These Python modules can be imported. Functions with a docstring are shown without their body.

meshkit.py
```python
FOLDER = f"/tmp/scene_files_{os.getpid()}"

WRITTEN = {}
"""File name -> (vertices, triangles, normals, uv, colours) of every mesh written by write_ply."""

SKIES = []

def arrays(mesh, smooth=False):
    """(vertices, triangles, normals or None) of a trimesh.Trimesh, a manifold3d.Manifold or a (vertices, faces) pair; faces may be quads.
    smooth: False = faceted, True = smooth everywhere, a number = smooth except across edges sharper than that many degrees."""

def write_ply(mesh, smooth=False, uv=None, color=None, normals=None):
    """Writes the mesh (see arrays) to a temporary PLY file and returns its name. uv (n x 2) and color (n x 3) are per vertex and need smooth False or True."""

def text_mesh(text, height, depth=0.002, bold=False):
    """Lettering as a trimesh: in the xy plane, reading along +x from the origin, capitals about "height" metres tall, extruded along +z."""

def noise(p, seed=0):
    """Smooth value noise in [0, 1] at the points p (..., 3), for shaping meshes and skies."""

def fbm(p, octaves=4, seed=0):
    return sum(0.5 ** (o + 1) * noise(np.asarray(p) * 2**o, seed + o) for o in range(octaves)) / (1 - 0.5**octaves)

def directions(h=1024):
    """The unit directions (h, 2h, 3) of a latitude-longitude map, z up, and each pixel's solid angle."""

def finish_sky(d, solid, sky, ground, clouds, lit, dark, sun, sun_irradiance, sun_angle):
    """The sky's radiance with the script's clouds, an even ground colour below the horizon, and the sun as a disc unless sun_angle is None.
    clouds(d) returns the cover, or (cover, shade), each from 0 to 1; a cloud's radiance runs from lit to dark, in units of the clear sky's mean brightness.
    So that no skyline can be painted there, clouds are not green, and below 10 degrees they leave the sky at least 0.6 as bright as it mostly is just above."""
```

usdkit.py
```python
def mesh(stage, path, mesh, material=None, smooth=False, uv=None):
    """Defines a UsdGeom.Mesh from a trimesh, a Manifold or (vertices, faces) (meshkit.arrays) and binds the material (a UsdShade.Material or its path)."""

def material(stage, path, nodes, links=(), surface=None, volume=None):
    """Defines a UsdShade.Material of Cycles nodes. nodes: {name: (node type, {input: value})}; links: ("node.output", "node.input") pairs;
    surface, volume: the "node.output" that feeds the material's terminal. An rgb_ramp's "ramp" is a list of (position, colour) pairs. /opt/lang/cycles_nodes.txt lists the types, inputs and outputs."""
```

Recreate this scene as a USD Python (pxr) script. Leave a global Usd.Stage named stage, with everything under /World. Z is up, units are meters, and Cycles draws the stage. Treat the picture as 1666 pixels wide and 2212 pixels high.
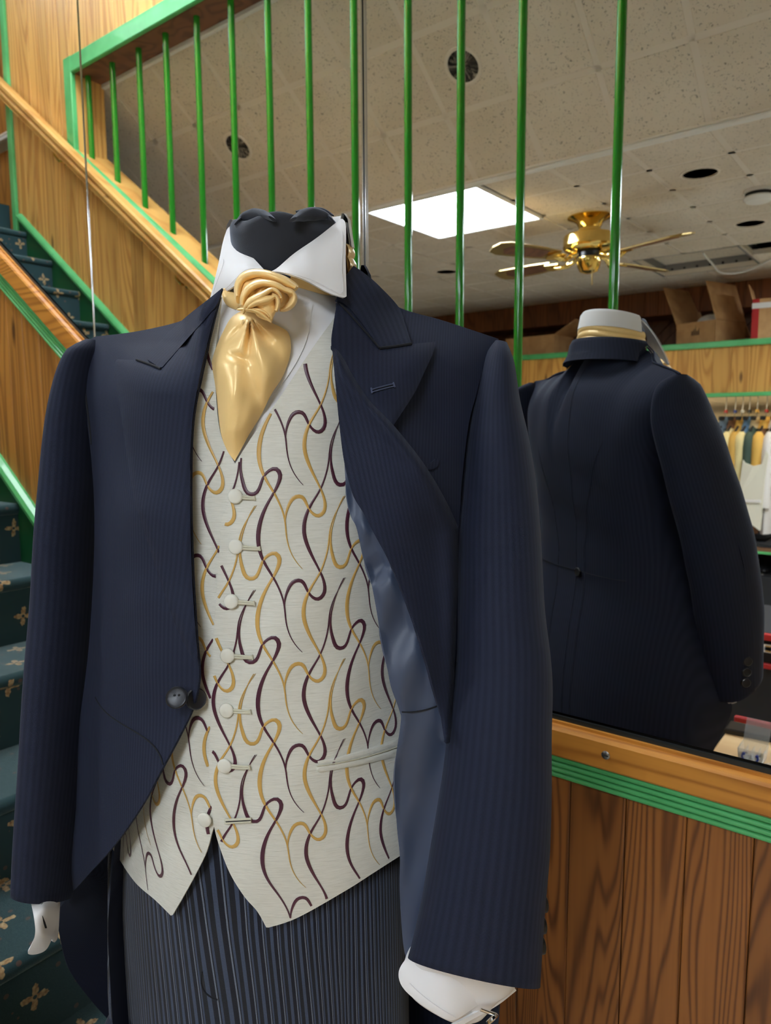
import math, random
import numpy as np, shapely, trimesh, usdkit, meshkit
from shapely.geometry import Polygon
from scipy.interpolate import RBFInterpolator, PchipInterpolator
from scipy.spatial import Delaunay
from pxr import Usd, UsdGeom, UsdShade, UsdLux, Gf, Sdf, Vt
rng = np.random.default_rng(7); random.seed(7)
stage = Usd.Stage.CreateInMemory()
UsdGeom.SetStageUpAxis(stage, UsdGeom.Tokens.z); UsdGeom.SetStageMetersPerUnit(stage, 1.0)
UsdGeom.Xform.Define(stage, '/World'); UsdGeom.Scope.Define(stage, '/World/Looks')
# ---------------------------------------------------------------- camera, exposure, light levels
W, Hh = 1666, 2212
F, PIT, YAW, ROLL = 1566.3, math.radians(6.755), math.radians(37.75), math.radians(-.33)
CX, CY, D = 833, 1106, 0.99            # the camera stands D in front of the mirror wall (plane y = 0)
ZC = 1.381                             # camera height above the shop floor
EXPOSURE = 1.0
PANEL_STRENGTH = 13.0                  # fluorescent ceiling panels
fwd = np.array([-math.sin(YAW)*math.cos(PIT), math.cos(YAW)*math.cos(PIT), -math.sin(PIT)])
_r = np.array([math.cos(YAW), math.sin(YAW), 0]); _u = np.cross(_r, fwd)
right = math.cos(ROLL)*_r + math.sin(ROLL)*_u; up = -math.sin(ROLL)*_r + math.cos(ROLL)*_u
C = np.array([0, -D, 0.])
cam = UsdGeom.Camera.Define(stage, '/World/Camera')
cam.CreateHorizontalApertureAttr(36.0); cam.CreateVerticalApertureAttr(36.0*Hh/W)
cam.CreateFocalLengthAttr(F/W*36.0); cam.CreateClippingRangeAttr(Gf.Vec2f(.02, 60))
cam.CreateFStopAttr(14.0); cam.CreateFocusDistanceAttr(.66)
cam.CreateExposureAttr(EXPOSURE)
M4 = Gf.Matrix4d(*right, 0, *up, 0, *(-fwd), 0, C[0], C[1], ZC, 1)
cam.AddTransformOp().Set(M4)
dome = UsdLux.DomeLight.Define(stage, '/World/Ambient'); dome.CreateIntensityAttr(0.0)
# all modelling coordinates: x along the mirror wall, y = 0 at the mirror and negative into the shop, z from camera height
def ray(px, py):
    px, py = np.asarray(px, float)[..., None], np.asarray(py, float)[..., None]
    return fwd + right*(px-CX)/F - up*(py-CY)/F
def V(px, py, y):                      # a point seen in the mirror, at distance y in front of it -> its real place
    d = ray(px, py); p = C + d*((y-C[1])/d[..., 1:2]); return p*np.array([1, -1, 1])
def onZm(px, py, z):
    d = ray(px, py); p = C + d*(z/d[..., 2:3]); return p*np.array([1, -1, 1])
def onY(px, py, y):
    d = ray(px, py); return C + d*((y-C[1])/d[..., 1:2])
def proj(p):
    q = np.asarray(p, float)-C; z = q@fwd
    return np.stack([CX+F*(q@right)/z, CY-F*(q@up)/z], -1)
# mannequin frame: l to its left, f to its front
O = np.array([-.565, -.43, 0]); PSI = math.radians(30)
Fv = np.array([math.sin(PSI), -math.cos(PSI), 0]); Lv = np.array([math.cos(PSI), math.sin(PSI), 0]); Zv = np.array([0, 0, 1.])
def loc(p):
    q = np.asarray(p, float)-O; return np.stack([q@Lv, q@Fv, q[..., 2]], -1)
def wor(l, f, z):
    l, f, z = np.broadcast_arrays(np.asarray(l, float), f, z)
    return O + l[..., None]*Lv + f[..., None]*Fv + z[..., None]*Zv
def onF(px, py, f):
    d = ray(px, py); t = (np.asarray(f, float) + (O-C)@Fv)/(d@Fv); return C + d*t[..., None]
# ---------------------------------------------------------------- prim helpers
BASE = {}
def _path(parent, name):
    pp = str(parent.GetPath()) if parent is not None else '/World'
    k, p = 0, f'{pp}/{name}'
    while stage.GetPrimAtPath(p): k += 1; p = f'{pp}/{name}_{k:03d}'
    return p
def tag(prim, label=None, cat=None, group=None, kind=None):
    for k, v in (('label', label), ('category', cat), ('group', group), ('kind', kind)):
        if v: prim.SetCustomDataByKey(k, v)
    return prim
def thing(name, label=None, cat=None, loc=(0, 0, -1.381), group=None, kind=None):
    x = UsdGeom.Xform.Define(stage, _path(None, name)); b = np.array(loc, float)
    x.AddTranslateOp().Set(Gf.Vec3d(b[0], b[1], b[2]+ZC)); BASE[str(x.GetPath())] = b
    return tag(x.GetPrim(), label, cat, group, kind)
def base_of(parent):
    p = str(parent.GetPath()) if parent is not None else ''
    for k, b in BASE.items():
        if p == k or p.startswith(k+'/'): return b
    return np.array([0, 0, -ZC])
def obj(name, mesh, mat, parent=None, smooth=False, label=None, uv=None, kind=None):
    if isinstance(mesh, trimesh.Trimesh): v, f = mesh.vertices, mesh.faces
    else: v, f = mesh[0], mesh[1]; uv = mesh[2] if len(mesh) > 2 and uv is None else uv
    v = np.asarray(v, float) - base_of(parent); f = np.asarray(f); used = np.unique(f)
    if len(used) < len(v):
        k = np.zeros(len(v), int); k[used] = np.arange(len(used)); v, f = v[used], k[f]; uv = uv[used] if uv is not None else None
    if uv is not None and smooth not in (True, False): smooth = True
    m = usdkit.mesh(stage, _path(parent, name), (v, np.asarray(f)), M[mat], smooth, uv)
    return tag(m.GetPrim(), label, None, None, kind)
def top(name, mesh, mat, label, cat, smooth=False, group=None, kind=None):
    m = obj(name, mesh, mat, None, smooth); return tag(m, label, cat, group, kind)
# ---------------------------------------------------------------- shapes
def join(*ms):
    vs, fs, n = [], [], 0
    for m in ms:
        v, f = (m.vertices, m.faces) if isinstance(m, trimesh.Trimesh) else m[:2]
        f = np.asarray(f)
        if f.shape[1] == 4: f = np.vstack([f[:, [0, 1, 2]], f[:, [0, 2, 3]]])
        vs.append(np.asarray(v)); fs.append(f+n); n += len(v)
    return np.vstack(vs), np.vstack(fs)
def box(x0, x1, y0, y1, z0, z1, ch=0.0):
    lo, hi = np.array([x0, y0, z0], float), np.array([x1, y1, z1], float); lo, hi = np.minimum(lo, hi), np.maximum(lo, hi)
    if ch <= 0:
        b = trimesh.creation.box(bounds=[lo, hi]); return b.vertices, b.faces
    ch = min(ch, (hi-lo).min()*.45); pts = []
    for i in range(8):
        s = np.array([i & 1, i >> 1 & 1, i >> 2 & 1]); c = np.where(s, hi, lo); d = np.where(s, -1, 1)*ch
        for a in range(3):
            q = c.copy()
            for b_ in range(3):
                if b_ != a: q[b_] += d[b_]
            pts.append(q)
    h = trimesh.convex.convex_hull(np.array(pts)); return h.vertices, h.faces
def prism(poly, o, U, Vd, N, th, bev=0.0):
    """Convex polygon in the (U, Vd) plane at o, raised th along N, with a bevelled raised face."""
    P = Polygon(poly); P = shapely.geometry.polygon.orient(P)
    a = np.array(P.exterior.coords)[:-1]; b = a
    if bev > 0:
        q = P.buffer(-bev, join_style='mitre')
        if q.geom_type == 'Polygon' and not q.is_empty and len(q.exterior.coords) == len(a)+1:
            q = shapely.geometry.polygon.orient(q); b = np.array(q.exterior.coords)[:-1]
            k = np.argmin([np.linalg.norm(np.roll(b, -s, 0)-a) for s in range(len(b))]); b = np.roll(b, -k, 0)
        else: bev = 0
    U, Vd, N = map(np.asarray, (U, Vd, N)); n = len(a)
    L = lambda p, h: np.asarray(o)+p[:, :1]*U+p[:, 1:]*Vd+h*N
    rows = [L(a, 0), L(a, th-bev)] + ([L(b, th)] if bev > 0 else [])
    f = []
    for r in range(len(rows)-1):
        for i in range(n):
            j = (i+1) % n; f += [[r*n+i, r*n+j, (r+1)*n+j], [r*n+i, (r+1)*n+j, (r+1)*n+i]]
    t = (len(rows)-1)*n
    for i in range(1, n-1): f += [[t, t+i, t+i+1], [0, i+1, i]]
    f = np.array(f)
    if np.dot(np.cross(U, Vd), N) < 0: f = f[:, ::-1]
    return np.vstack(rows), f
def bar(p0, p1, prof, upv=(0, 0, 1)):
    """A closed profile (side, up) carried from p0 to p1."""
    p0, p1 = np.array(p0, float), np.array(p1, float); t = p1-p0; t /= np.linalg.norm(t)
    s = np.cross(t, upv); s /= np.linalg.norm(s); u = np.cross(s, t)
    m = trimesh.creation.extrude_polygon(Polygon(prof), np.linalg.norm(p1-p0), engine='earcut')
    v = m.vertices; return p0+v[:, :1]*s+v[:, 1:2]*u+v[:, 2:]*t, m.faces
def loft(rings, cap=True, closed=True):
    """Rings (n, k, 3) -> quads; rings run so that faces look outwards for counter-clockwise rings going up."""
    R = np.asarray(rings, float); n, k = R.shape[:2]; f = []
    kk = k if closed else k-1
    i, j = np.meshgrid(np.arange(n-1), np.arange(kk), indexing='ij'); i, j = i.ravel(), j.ravel(); j2 = (j+1) % k
    a, b, c, d = i*k+j, i*k+j2, (i+1)*k+j2, (i+1)*k+j
    f = np.vstack([np.stack([a, b, c], 1), np.stack([a, c, d], 1)]); v = R.reshape(-1, 3)
    if cap and closed:
        v = np.vstack([v, R[0].mean(0), R[-1].mean(0)]); q = np.arange(k); q2 = (q+1) % k
        f = np.vstack([f, np.stack([np.full(k, n*k), q2, q], 1), np.stack([np.full(k, n*k+1), (n-1)*k+q, (n-1)*k+q2], 1)])
    return v, f
def tube(pts, r, n=10, cap=True):
    P = np.asarray(pts, float); t = np.gradient(P, axis=0); t /= np.linalg.norm(t, axis=1)[:, None]
    a = np.array([0, 0, 1.]) if abs(t[0, 2]) < .9 else np.array([1., 0, 0]); rings = []
    r = np.broadcast_to(r, len(P))
    for p, d, q in zip(P, t, r):
        s = np.cross(d, a); s /= np.linalg.norm(s); a = np.cross(s, d)
        th = np.linspace(0, 2*math.pi, n, endpoint=False)
        rings.append(p+q*(np.cos(th)[:, None]*s + np.sin(th)[:, None]*np.cross(d, s)))
    return loft(rings, cap)
def lathe(prof, o=(0, 0, 0), n=32, axis=(0, 0, 1)):
    """prof: (r, h) pairs."""
    ax = np.asarray(axis, float); ax /= np.linalg.norm(ax)
    s = np.cross(ax, [0, 1, 0] if abs(ax[1]) < .9 else [1, 0, 0]); s /= np.linalg.norm(s); w = np.cross(ax, s)
    th = np.linspace(0, 2*math.pi, n, endpoint=False)
    ring = np.cos(th)[:, None]*s+np.sin(th)[:, None]*w
    return loft([np.asarray(o)+max(r, 1e-5)*ring+h*ax for r, h in prof], True)
def spline(pts, n, dim=None):
    P = np.asarray(pts, float); d = np.r_[0, np.cumsum(np.linalg.norm(np.diff(P[:, :dim], axis=0), axis=1)+1e-9)]; t = np.linspace(0, d[-1], n)
    from scipy.interpolate import CubicSpline
    return CubicSpline(d, P, axis=0)(t) if len(P) > 2 else np.stack([np.interp(t, d, P[:, k]) for k in range(P.shape[1])], 1)
# ---------------------------------------------------------------- materials
M = {}
def mat(name, nodes, links=(), surface='p.BSDF'):
    M[name] = usdkit.material(stage, f'/World/Looks/{name}', nodes, links, surface=surface)
def plain(name, col, rough=.5, **kw):
    mat(name, {'p': ('principled_bsdf', {'base_color': col, 'roughness': rough, **kw})})
def S(r, g, b):
    return tuple(((c/255)/12.92 if c/255 <= .04045 else ((c/255+.055)/1.055)**2.4) for c in (r, g, b))
def wood(name, dark, light, along='z', rings=9., rough=.48, knots=.55, coat=.1, fine=1.):
    sc = {'z': (7, 7, .55), 'x': (.55, 7, 7), 'y': (7, .55, 7)}[along]; sf = {'z': (160, 160, 4), 'x': (4, 160, 160), 'y': (160, 4, 160)}[along]
    sc = tuple(c*fine for c in sc); sk = {'z': (9, 9, 2.6), 'x': (2.6, 9, 9), 'y': (9, 2.6, 9)}[along]
    mat(name, {
        'g': ('geometry', {}), 'oi': ('object_info', {}), 'off': ('vector_math', {'math_type': 'scale', 'vector1': (13.1, 7.7, 3.3), 'scale': 1.}),
        'add': ('vector_math', {'math_type': 'add'}),
        'm1': ('mapping', {'scale': sc}), 'n1': ('noise_texture', {'scale': 1., 'detail': 1.5, 'roughness': .45, 'distortion': .25}),
        'k1': ('math', {'math_type': 'multiply', 'value2': rings*2*math.pi}), 'k2': ('math', {'math_type': 'sine'}),
        'k3': ('map_range', {'from_min': -1., 'from_max': 1., 'to_min': 0., 'to_max': 1.}), 'k4': ('math', {'math_type': 'power', 'value2': 2.2}),
        'm2': ('mapping', {'scale': sf}), 'n2': ('noise_texture', {'scale': 1., 'detail': 2.}),
        'm3': ('mapping', {'scale': sk}), 'vo': ('voronoi_texture', {'scale': 1., 'randomness': .9}), 'vr': ('rgb_ramp', {'ramp': [(0, (1, 1, 1)), (.05, (.9, .9, .9)), (.13, (0, 0, 0)), (1, (0, 0, 0))]}),
        'vs': ('separate_color', {}), 'vt': ('math', {'math_type': 'less_than', 'value2': knots*.5}), 'vm': ('math', {'math_type': 'multiply'}),
        'mx': ('math', {'math_type': 'multiply_add', 'value2': .62}), 's2': ('math', {'math_type': 'multiply_add', 'value2': .35, 'value3': -.1}),
        'ramp': ('rgb_ramp', {'ramp': [(0, light), (.45, tuple(.6*a+.4*b for a, b in zip(light, dark))), (1, dark)]}),
        'kn': ('mix', {'color2': tuple(c*.35 for c in dark)}),
        'hs': ('hsv', {'saturation': 1.}), 'hv': ('map_range', {'to_min': .82, 'to_max': 1.14}),
        'bp': ('bump', {'strength': .12, 'distance': .002}),
        'p': ('principled_bsdf', {'roughness': rough, 'coat_weight': coat, 'coat_roughness': .25})},
        [('oi.random', 'off.scale'), ('g.position', 'add.vector1'), ('off.vector', 'add.vector2'), ('add.vector', 'm1.vector'), ('add.vector', 'm2.vector'), ('add.vector', 'm3.vector'),
         ('m1.vector', 'n1.vector'), ('n1.fac', 'k1.value1'), ('k1.value', 'k2.value1'), ('k2.value', 'k3.value'), ('k3.result', 'k4.value1'), ('k4.value', 'mx.value1'),
         ('m2.vector', 'n2.vector'), ('n2.fac', 's2.value1'), ('s2.value', 'mx.value3'), ('mx.value', 'ramp.fac'),
         ('m3.vector', 'vo.vector'), ('vo.distance', 'vr.fac'), ('vo.color', 'vs.color'), ('vs.r', 'vt.value1'), ('vr.color', 'vm.value1'), ('vt.value', 'vm.value2'),
         ('ramp.color', 'kn.color1'), ('vm.value', 'kn.fac'), ('kn.color', 'hs.color'), ('oi.random', 'hv.value'), ('hv.result', 'hs.value'), ('hs.color', 'p.base_color'),
         ('k4.value', 'bp.height'), ('bp.normal', 'p.normal')])
wood('wood_dark', S(62, 28, 10), S(154, 96, 44), rings=26, fine=1.7)
wood('wood_frieze', S(92, 48, 24), S(136, 82, 46), rings=14, rough=.6, coat=0.)
wood('wood_wall', S(172, 112, 48), S(222, 172, 94), rings=13)
wood('wood_stair', S(128, 76, 28), S(190, 130, 56), rings=13)
wood('wood_pelmet', S(180, 116, 44), S(232, 174, 86), rings=16, rough=.6)
wood('wood_rail', S(150, 86, 24), S(210, 142, 56), along='x', rings=26, knots=.1)
wood('wood_hand', S(196, 132, 58), S(228, 176, 96), along='x', rings=3, knots=.1)
wood('wood_brown', S(84, 52, 36), S(124, 82, 56), along='z', rings=6, rough=.6, coat=0.)
wood('wood_counter', S(196, 150, 96), S(222, 184, 130), along='x', rings=5, knots=.05)
plain('gap', (.01, .007, .004), .9)
mat('green_gloss', {'g': ('geometry', {}), 'n': ('noise_texture', {'scale': 9., 'detail': 4.}), 'r': ('rgb_ramp', {'ramp': [(.25, S(74, 168, 96)), (.7, S(98, 196, 122))]}), 'p': ('principled_bsdf', {'roughness': .38, 'coat_weight': .2})},
    [('g.position', 'n.vector'), ('n.fac', 'r.fac'), ('r.color', 'p.base_color')])
plain('green_bar', S(34, 132, 34), .16, coat_weight=.6, coat_roughness=.05)
plain('green_dark', S(22, 84, 46), .45)
mat('mirror', {'b': ('glossy_bsdf', {'color': (.9, .915, .9), 'roughness': 0.0})}, (), 'b.BSDF')
plain('mirror_edge', S(40, 44, 44), .3)
plain('chrome', (.75, .76, .78), .12, metallic=1.)
plain('steel', (.35, .34, .32), .35, metallic=1.)
plain('brass', (.86, .62, .2), .13, metallic=1.)
plain('brass_dull', (.62, .46, .2), .3, metallic=1.)
plain('black_matt', (.012, .012, .014), .8); plain('black_gloss', (.012, .012, .014), .25)
plain('white_plastic', (.75, .75, .73), .4); plain('void', (.004, .004, .004), 1.)
plain('grey_metal', (.2, .2, .2), .5); plain('red_edge', S(176, 28, 30), .4); plain('cream_wall', S(232, 214, 176), .7)
plain('floor', S(200, 197, 190), .8)
mat('panel_soft', {'e': ('emission', {'color': (.86, .95, 1.05), 'strength': PANEL_STRENGTH*.3})}, (), 'e.emission')
mat('strip_glow', {'e': ('emission', {'color': (1., .84, .58), 'strength': 9.})}, (), 'e.emission')
mat('panel_light', {'e': ('emission', {'color': (.86, .95, 1.05), 'strength': PANEL_STRENGTH})}, (), 'e.emission')
mat('cardboard', {'g': ('geometry', {}), 'n': ('noise_texture', {'scale': 14., 'detail': 4.}), 'r': ('rgb_ramp', {'ramp': [(.3, S(182, 138, 90)), (.7, S(208, 164, 112))]}), 'p': ('principled_bsdf', {'roughness': .8})},
    [('g.position', 'n.vector'), ('n.fac', 'r.fac'), ('r.color', 'p.base_color')])
def tile_mat(name, base, stain):
    mat(name, {'g': ('geometry', {}), 'v': ('noise_texture', {'scale': 120., 'detail': 1.5, 'roughness': .55, 'distortion': 1.2}), 'r': ('rgb_ramp', {'ramp': [(0, tuple(c*.3 for c in base)), (.33, tuple(c*.42 for c in base)), (.37, base), (1, base)]}),
        'n': ('noise_texture', {'scale': 2.2, 'detail': 5.}), 'nr': ('rgb_ramp', {'ramp': [(.3, (.86, .83, .78)), (.65, (1, 1, 1))]}), 'mx': ('mix', {'mix_type': 'multiply', 'fac': 1.}),
        'bp': ('bump', {'strength': .4, 'distance': .003}), 'p': ('principled_bsdf', {'roughness': .95, 'specular_ior_level': .1})},
        [('g.position', 'v.vector'), ('g.position', 'n.vector'), ('v.fac', 'r.fac'), ('n.fac', 'nr.fac'), ('r.color', 'mx.color1'), ('nr.color', 'mx.color2'), ('mx.color', 'p.base_color'), ('v.fac', 'bp.height'), ('bp.normal', 'p.normal')])
tile_mat('tile', S(222, 213, 198), .1); plain('tbar', S(218, 209, 195), .5)
# carpet: beige four-petal sprigs on dark bluish green, uv in metres
def carpet(name):
    per = .105
    n = {'uv': ('texture_coordinate', {}), 'sx': ('separate_xyz', {})}; L = [('uv.UV', 'sx.vector')]
    def mth(k, t, a, b=None, c=None):
        d = {'math_type': t}
        for s, v in (('value1', a), ('value2', b), ('value3', c)):
            if v is None: continue
            if isinstance(v, str): L.append((v, f'{k}.{s}'))
            else: d[s] = float(v)
        n[k] = ('math', d); return f'{k}.value'
    v = mth('v', 'multiply', 'sx.y', 1/per); row = mth('row', 'floor', v); par = mth('par', 'modulo', row, 2.); sh = mth('sh', 'multiply', par, .5)
    u = mth('u', 'multiply_add', 'sx.x', 1/per, sh)
    fu = mth('fu', 'subtract', mth('fu0', 'fraction', u), .5); fv = mth('fv', 'subtract', mth('fv0', 'fraction', v), .5)
    r2 = mth('r', 'sqrt', mth('rr', 'add', mth('a', 'multiply', fu, fu), mth('b', 'multiply', fv, fv)))
    th = mth('th', 'arctan2', fv, fu); pet = mth('pet', 'multiply_add', mth('c4', 'cosine', mth('t4', 'multiply_add', th, 4., .5)), .085, .145)
    d = mth('d', 'subtract', pet, r2)
    n['nz'] = ('noise_texture', {'scale': 130., 'detail': 2.}); L.append(('uv.UV', 'nz.vector'))
    d2 = mth('d2', 'add', d, mth('nn', 'multiply_add', 'nz.fac', .16, -.08))
    msk = mth('msk', 'greater_than', d2, 0.)
    hole = mth('hole', 'greater_than', r2, .035); m2 = mth('m2', 'multiply', msk, hole)
    n['vd'] = ('voronoi_texture', {'scale': 34., 'randomness': 1.}); L.append(('uv.UV', 'vd.vector'))
    dot = mth('dot', 'multiply', mth('dl', 'less_than', 'vd.distance', .16), .45)
    n['base'] = ('mix', {'color1': S(46, 70, 74), 'color2': S(134, 92, 74)}); L.append((dot, 'base.fac'))
    n['pc'] = ('rgb_ramp', {'ramp': [(.35, S(150, 112, 72)), (.65, S(196, 172, 130))]}); L.append(('nz.fac', 'pc.fac'))
    n['col'] = ('mix', {}); L += [(m2, 'col.fac'), ('base.color', 'col.color1'), ('pc.color', 'col.color2')]
    n['bp'] = ('bump', {'strength': .5, 'distance': .002}); n['nb'] = ('noise_texture', {'scale': 900., 'detail': 1.}); L += [('uv.UV', 'nb.vector'), ('nb.fac', 'bp.height')]
    n['p'] = ('principled_bsdf', {'roughness': .95, 'sheen_weight': 1., 'sheen_roughness': .4, 'sheen_tint': (.6, .8, .85), 'specular_ior_level': .1}); L += [('col.color', 'p.base_color'), ('bp.normal', 'p.normal')]
    mat(name, n, L)
carpet('carpet')
def herring(name, dark, light, pitch=.0034, line=.0012, amp=1.0, rough=.8, sheen=.08):
    n = {'uv': ('texture_coordinate', {}), 'sx': ('separate_xyz', {})}; L = [('uv.UV', 'sx.vector')]
    def mth(k, t, a, b=None, c=None):
        d = {'math_type': t}
        for s, v in (('value1', a), ('value2', b), ('value3', c)):
            if v is None: continue
            if isinstance(v, str): L.append((v, f'{k}.{s}'))
            else: d[s] = float(v)
        n[k] = ('math', d); return f'{k}.value'
    cu = mth('cu', 'multiply', 'sx.x', 1/pitch)
    pp = mth('pp', 'pingpong', cu, 1.)                      # zigzag across columns
    ph = mth('ph', 'multiply_add', 'sx.y', 1/line, mth('pk', 'multiply', pp, 3.2))
    s = mth('s', 'sine', mth('ph2', 'multiply', ph, 2*math.pi))
    st = mth('st', 'sine', mth('cu2', 'multiply', cu, math.pi))
    mixv = mth('mv', 'multiply_add', s, .24*amp, mth('st2', 'multiply_add', st, .12*amp, .42))
    n['nz'] = ('noise_texture', {'scale': 700., 'detail': 2.}); L.append(('uv.UV', 'nz.vector'))
    mv2 = mth('mv2', 'multiply_add', 'nz.fac', .35, mth('mv3', 'subtract', mixv, .17))
    n['c'] = ('mix', {'color1': dark, 'color2': light, 'use_clamp': True}); L.append((mv2, 'c.fac'))
    n['bp'] = ('bump', {'strength': .25, 'distance': .0006}); L.append((mv2, 'bp.height'))
    n['p'] = ('principled_bsdf', {'roughness': rough, 'sheen_weight': sheen, 'sheen_roughness': .35, 'sheen_tint': (.6, .68, .9), 'specular_ior_level': .2}); L += [('c.color', 'p.base_color'), ('bp.normal', 'p.normal')]
    mat(name, n, L)
herring('suit_cloth', S(18, 22, 36), S(44, 50, 72))
mat('suit_seam', {'p': ('principled_bsdf', {'base_color': S(16, 18, 26), 'roughness': .9})})
mat('suit_lining', {'uv': ('texture_coordinate', {}), 'n': ('noise_texture', {'scale': 900., 'detail': 2.}), 'bp': ('bump', {'strength': .08, 'distance': .0005}),
    'p': ('principled_bsdf', {'base_color': S(60, 70, 92), 'roughness': .5, 'specular_ior_level': .5, 'sheen_weight': .25, 'sheen_tint': (.5, .6, .8)})}, [('uv.UV', 'n.vector'), ('n.fac', 'bp.height'), ('bp.normal', 'p.normal')])
# trousers: grey-blue and black stripes with pin dots, uv.x around the leg in metres
def trousers_mat():
    n = {'uv': ('texture_coordinate', {}), 'sx': ('separate_xyz', {}), 'k': ('math', {'math_type': 'multiply', 'value2': 1/.0104}), 'f': ('math', {'math_type': 'fraction'}),
         'r': ('rgb_ramp', {'interpolate': False, 'ramp': [(0, S(22, 24, 34)), (.065, S(104, 112, 128)), (.14, S(20, 22, 34)), (.40, S(62, 72, 94)), (.62, S(26, 28, 36)), (.88, S(60, 70, 92)), (1, S(22, 24, 34))]}),
         'nz': ('noise_texture', {'scale': 800., 'detail': 2.}), 'mr': ('map_range', {'to_min': .7, 'to_max': 1.2}), 'h': ('hsv', {}), 'bp': ('bump', {'strength': .2, 'distance': .0006}),
         'p': ('principled_bsdf', {'roughness': .8, 'specular_ior_level': .2, 'sheen_weight': .15})}
    mat('trouser_cloth', n, [('uv.UV', 'sx.vector'), ('sx.x', 'k.value1'), ('k.value', 'f.value1'), ('f.value', 'r.fac'), ('uv.UV', 'nz.vector'), ('nz.fac', 'mr.value'), ('mr.result', 'h.value'), ('r.color', 'h.color'), ('h.color', 'p.base_color'), ('nz.fac', 'bp.height'), ('bp.normal', 'p.normal')])
trousers_mat()
mat('vest_silk', {'uv': ('texture_coordinate', {}), 'm': ('mapping', {'scale': (55, 900, 1)}), 'n': ('noise_texture', {'scale': 1., 'detail': 3., 'roughness': .6}), 'r': ('rgb_ramp', {'ramp': [(.25, S(199, 198, 187)), (.5, S(211, 210, 200)), (.75, S(219, 218, 209))]}),
    'm2': ('mapping', {'scale': (30, 420, 1)}), 'n2': ('noise_texture', {'scale': 1., 'detail': 1.}), 'sl': ('map_range', {'from_min': .66, 'from_max': .74, 'to_min': 0., 'to_max': 1., 'clamp': True}), 'ad': ('math', {'math_type': 'multiply_add', 'value2': .8}), 'bp': ('bump', {'strength': .35, 'distance': .0007}),
    'p': ('principled_bsdf', {'roughness': .55, 'sheen_weight': .2, 'specular_ior_level': .35})},
    [('uv.UV', 'm.vector'), ('m.vector', 'n.vector'), ('n.fac', 'r.fac'), ('r.color', 'p.base_color'), ('uv.UV', 'm2.vector'), ('m2.vector', 'n2.vector'), ('n2.fac', 'sl.value'), ('sl.result', 'ad.value1'), ('n.fac', 'ad.value3'), ('ad.value', 'bp.height'), ('bp.normal', 'p.normal')])
plain('vest_button', S(216, 214, 202), .6, sheen_weight=.2)
plain('gold_thread', S(196, 156, 82), .38, sheen_weight=.3); plain('maroon_thread', S(70, 20, 44), .4, sheen_weight=.3)
mat('gold_satin', {'g': ('geometry', {}), 'n': ('noise_texture', {'scale': 1500., 'detail': 2.}), 'bp': ('bump', {'strength': .12, 'distance': .0004}),
    'p': ('principled_bsdf', {'base_color': S(250, 213, 146), 'metallic': .05, 'roughness': .33, 'specular_ior_level': .75, 'specular_tint': (1., .86, .6), 'sheen_weight': .35, 'sheen_roughness': .3, 'sheen_tint': (1., .85, .6)})}, [('g.position', 'n.vector'), ('n.fac', 'bp.height'), ('bp.normal', 'p.normal')])
mat('shirt_cotton', {'g': ('geometry', {}), 'n': ('noise_texture', {'scale': 1100., 'detail': 2.}), 'bp': ('bump', {'strength': .08, 'distance': .0004}), 'p': ('principled_bsdf', {'base_color': S(228, 227, 228), 'roughness': .75, 'sheen_weight': .1, 'specular_ior_level': .25})}, [('g.position', 'n.vector'), ('n.fac', 'bp.height'), ('bp.normal', 'p.normal')])
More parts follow.
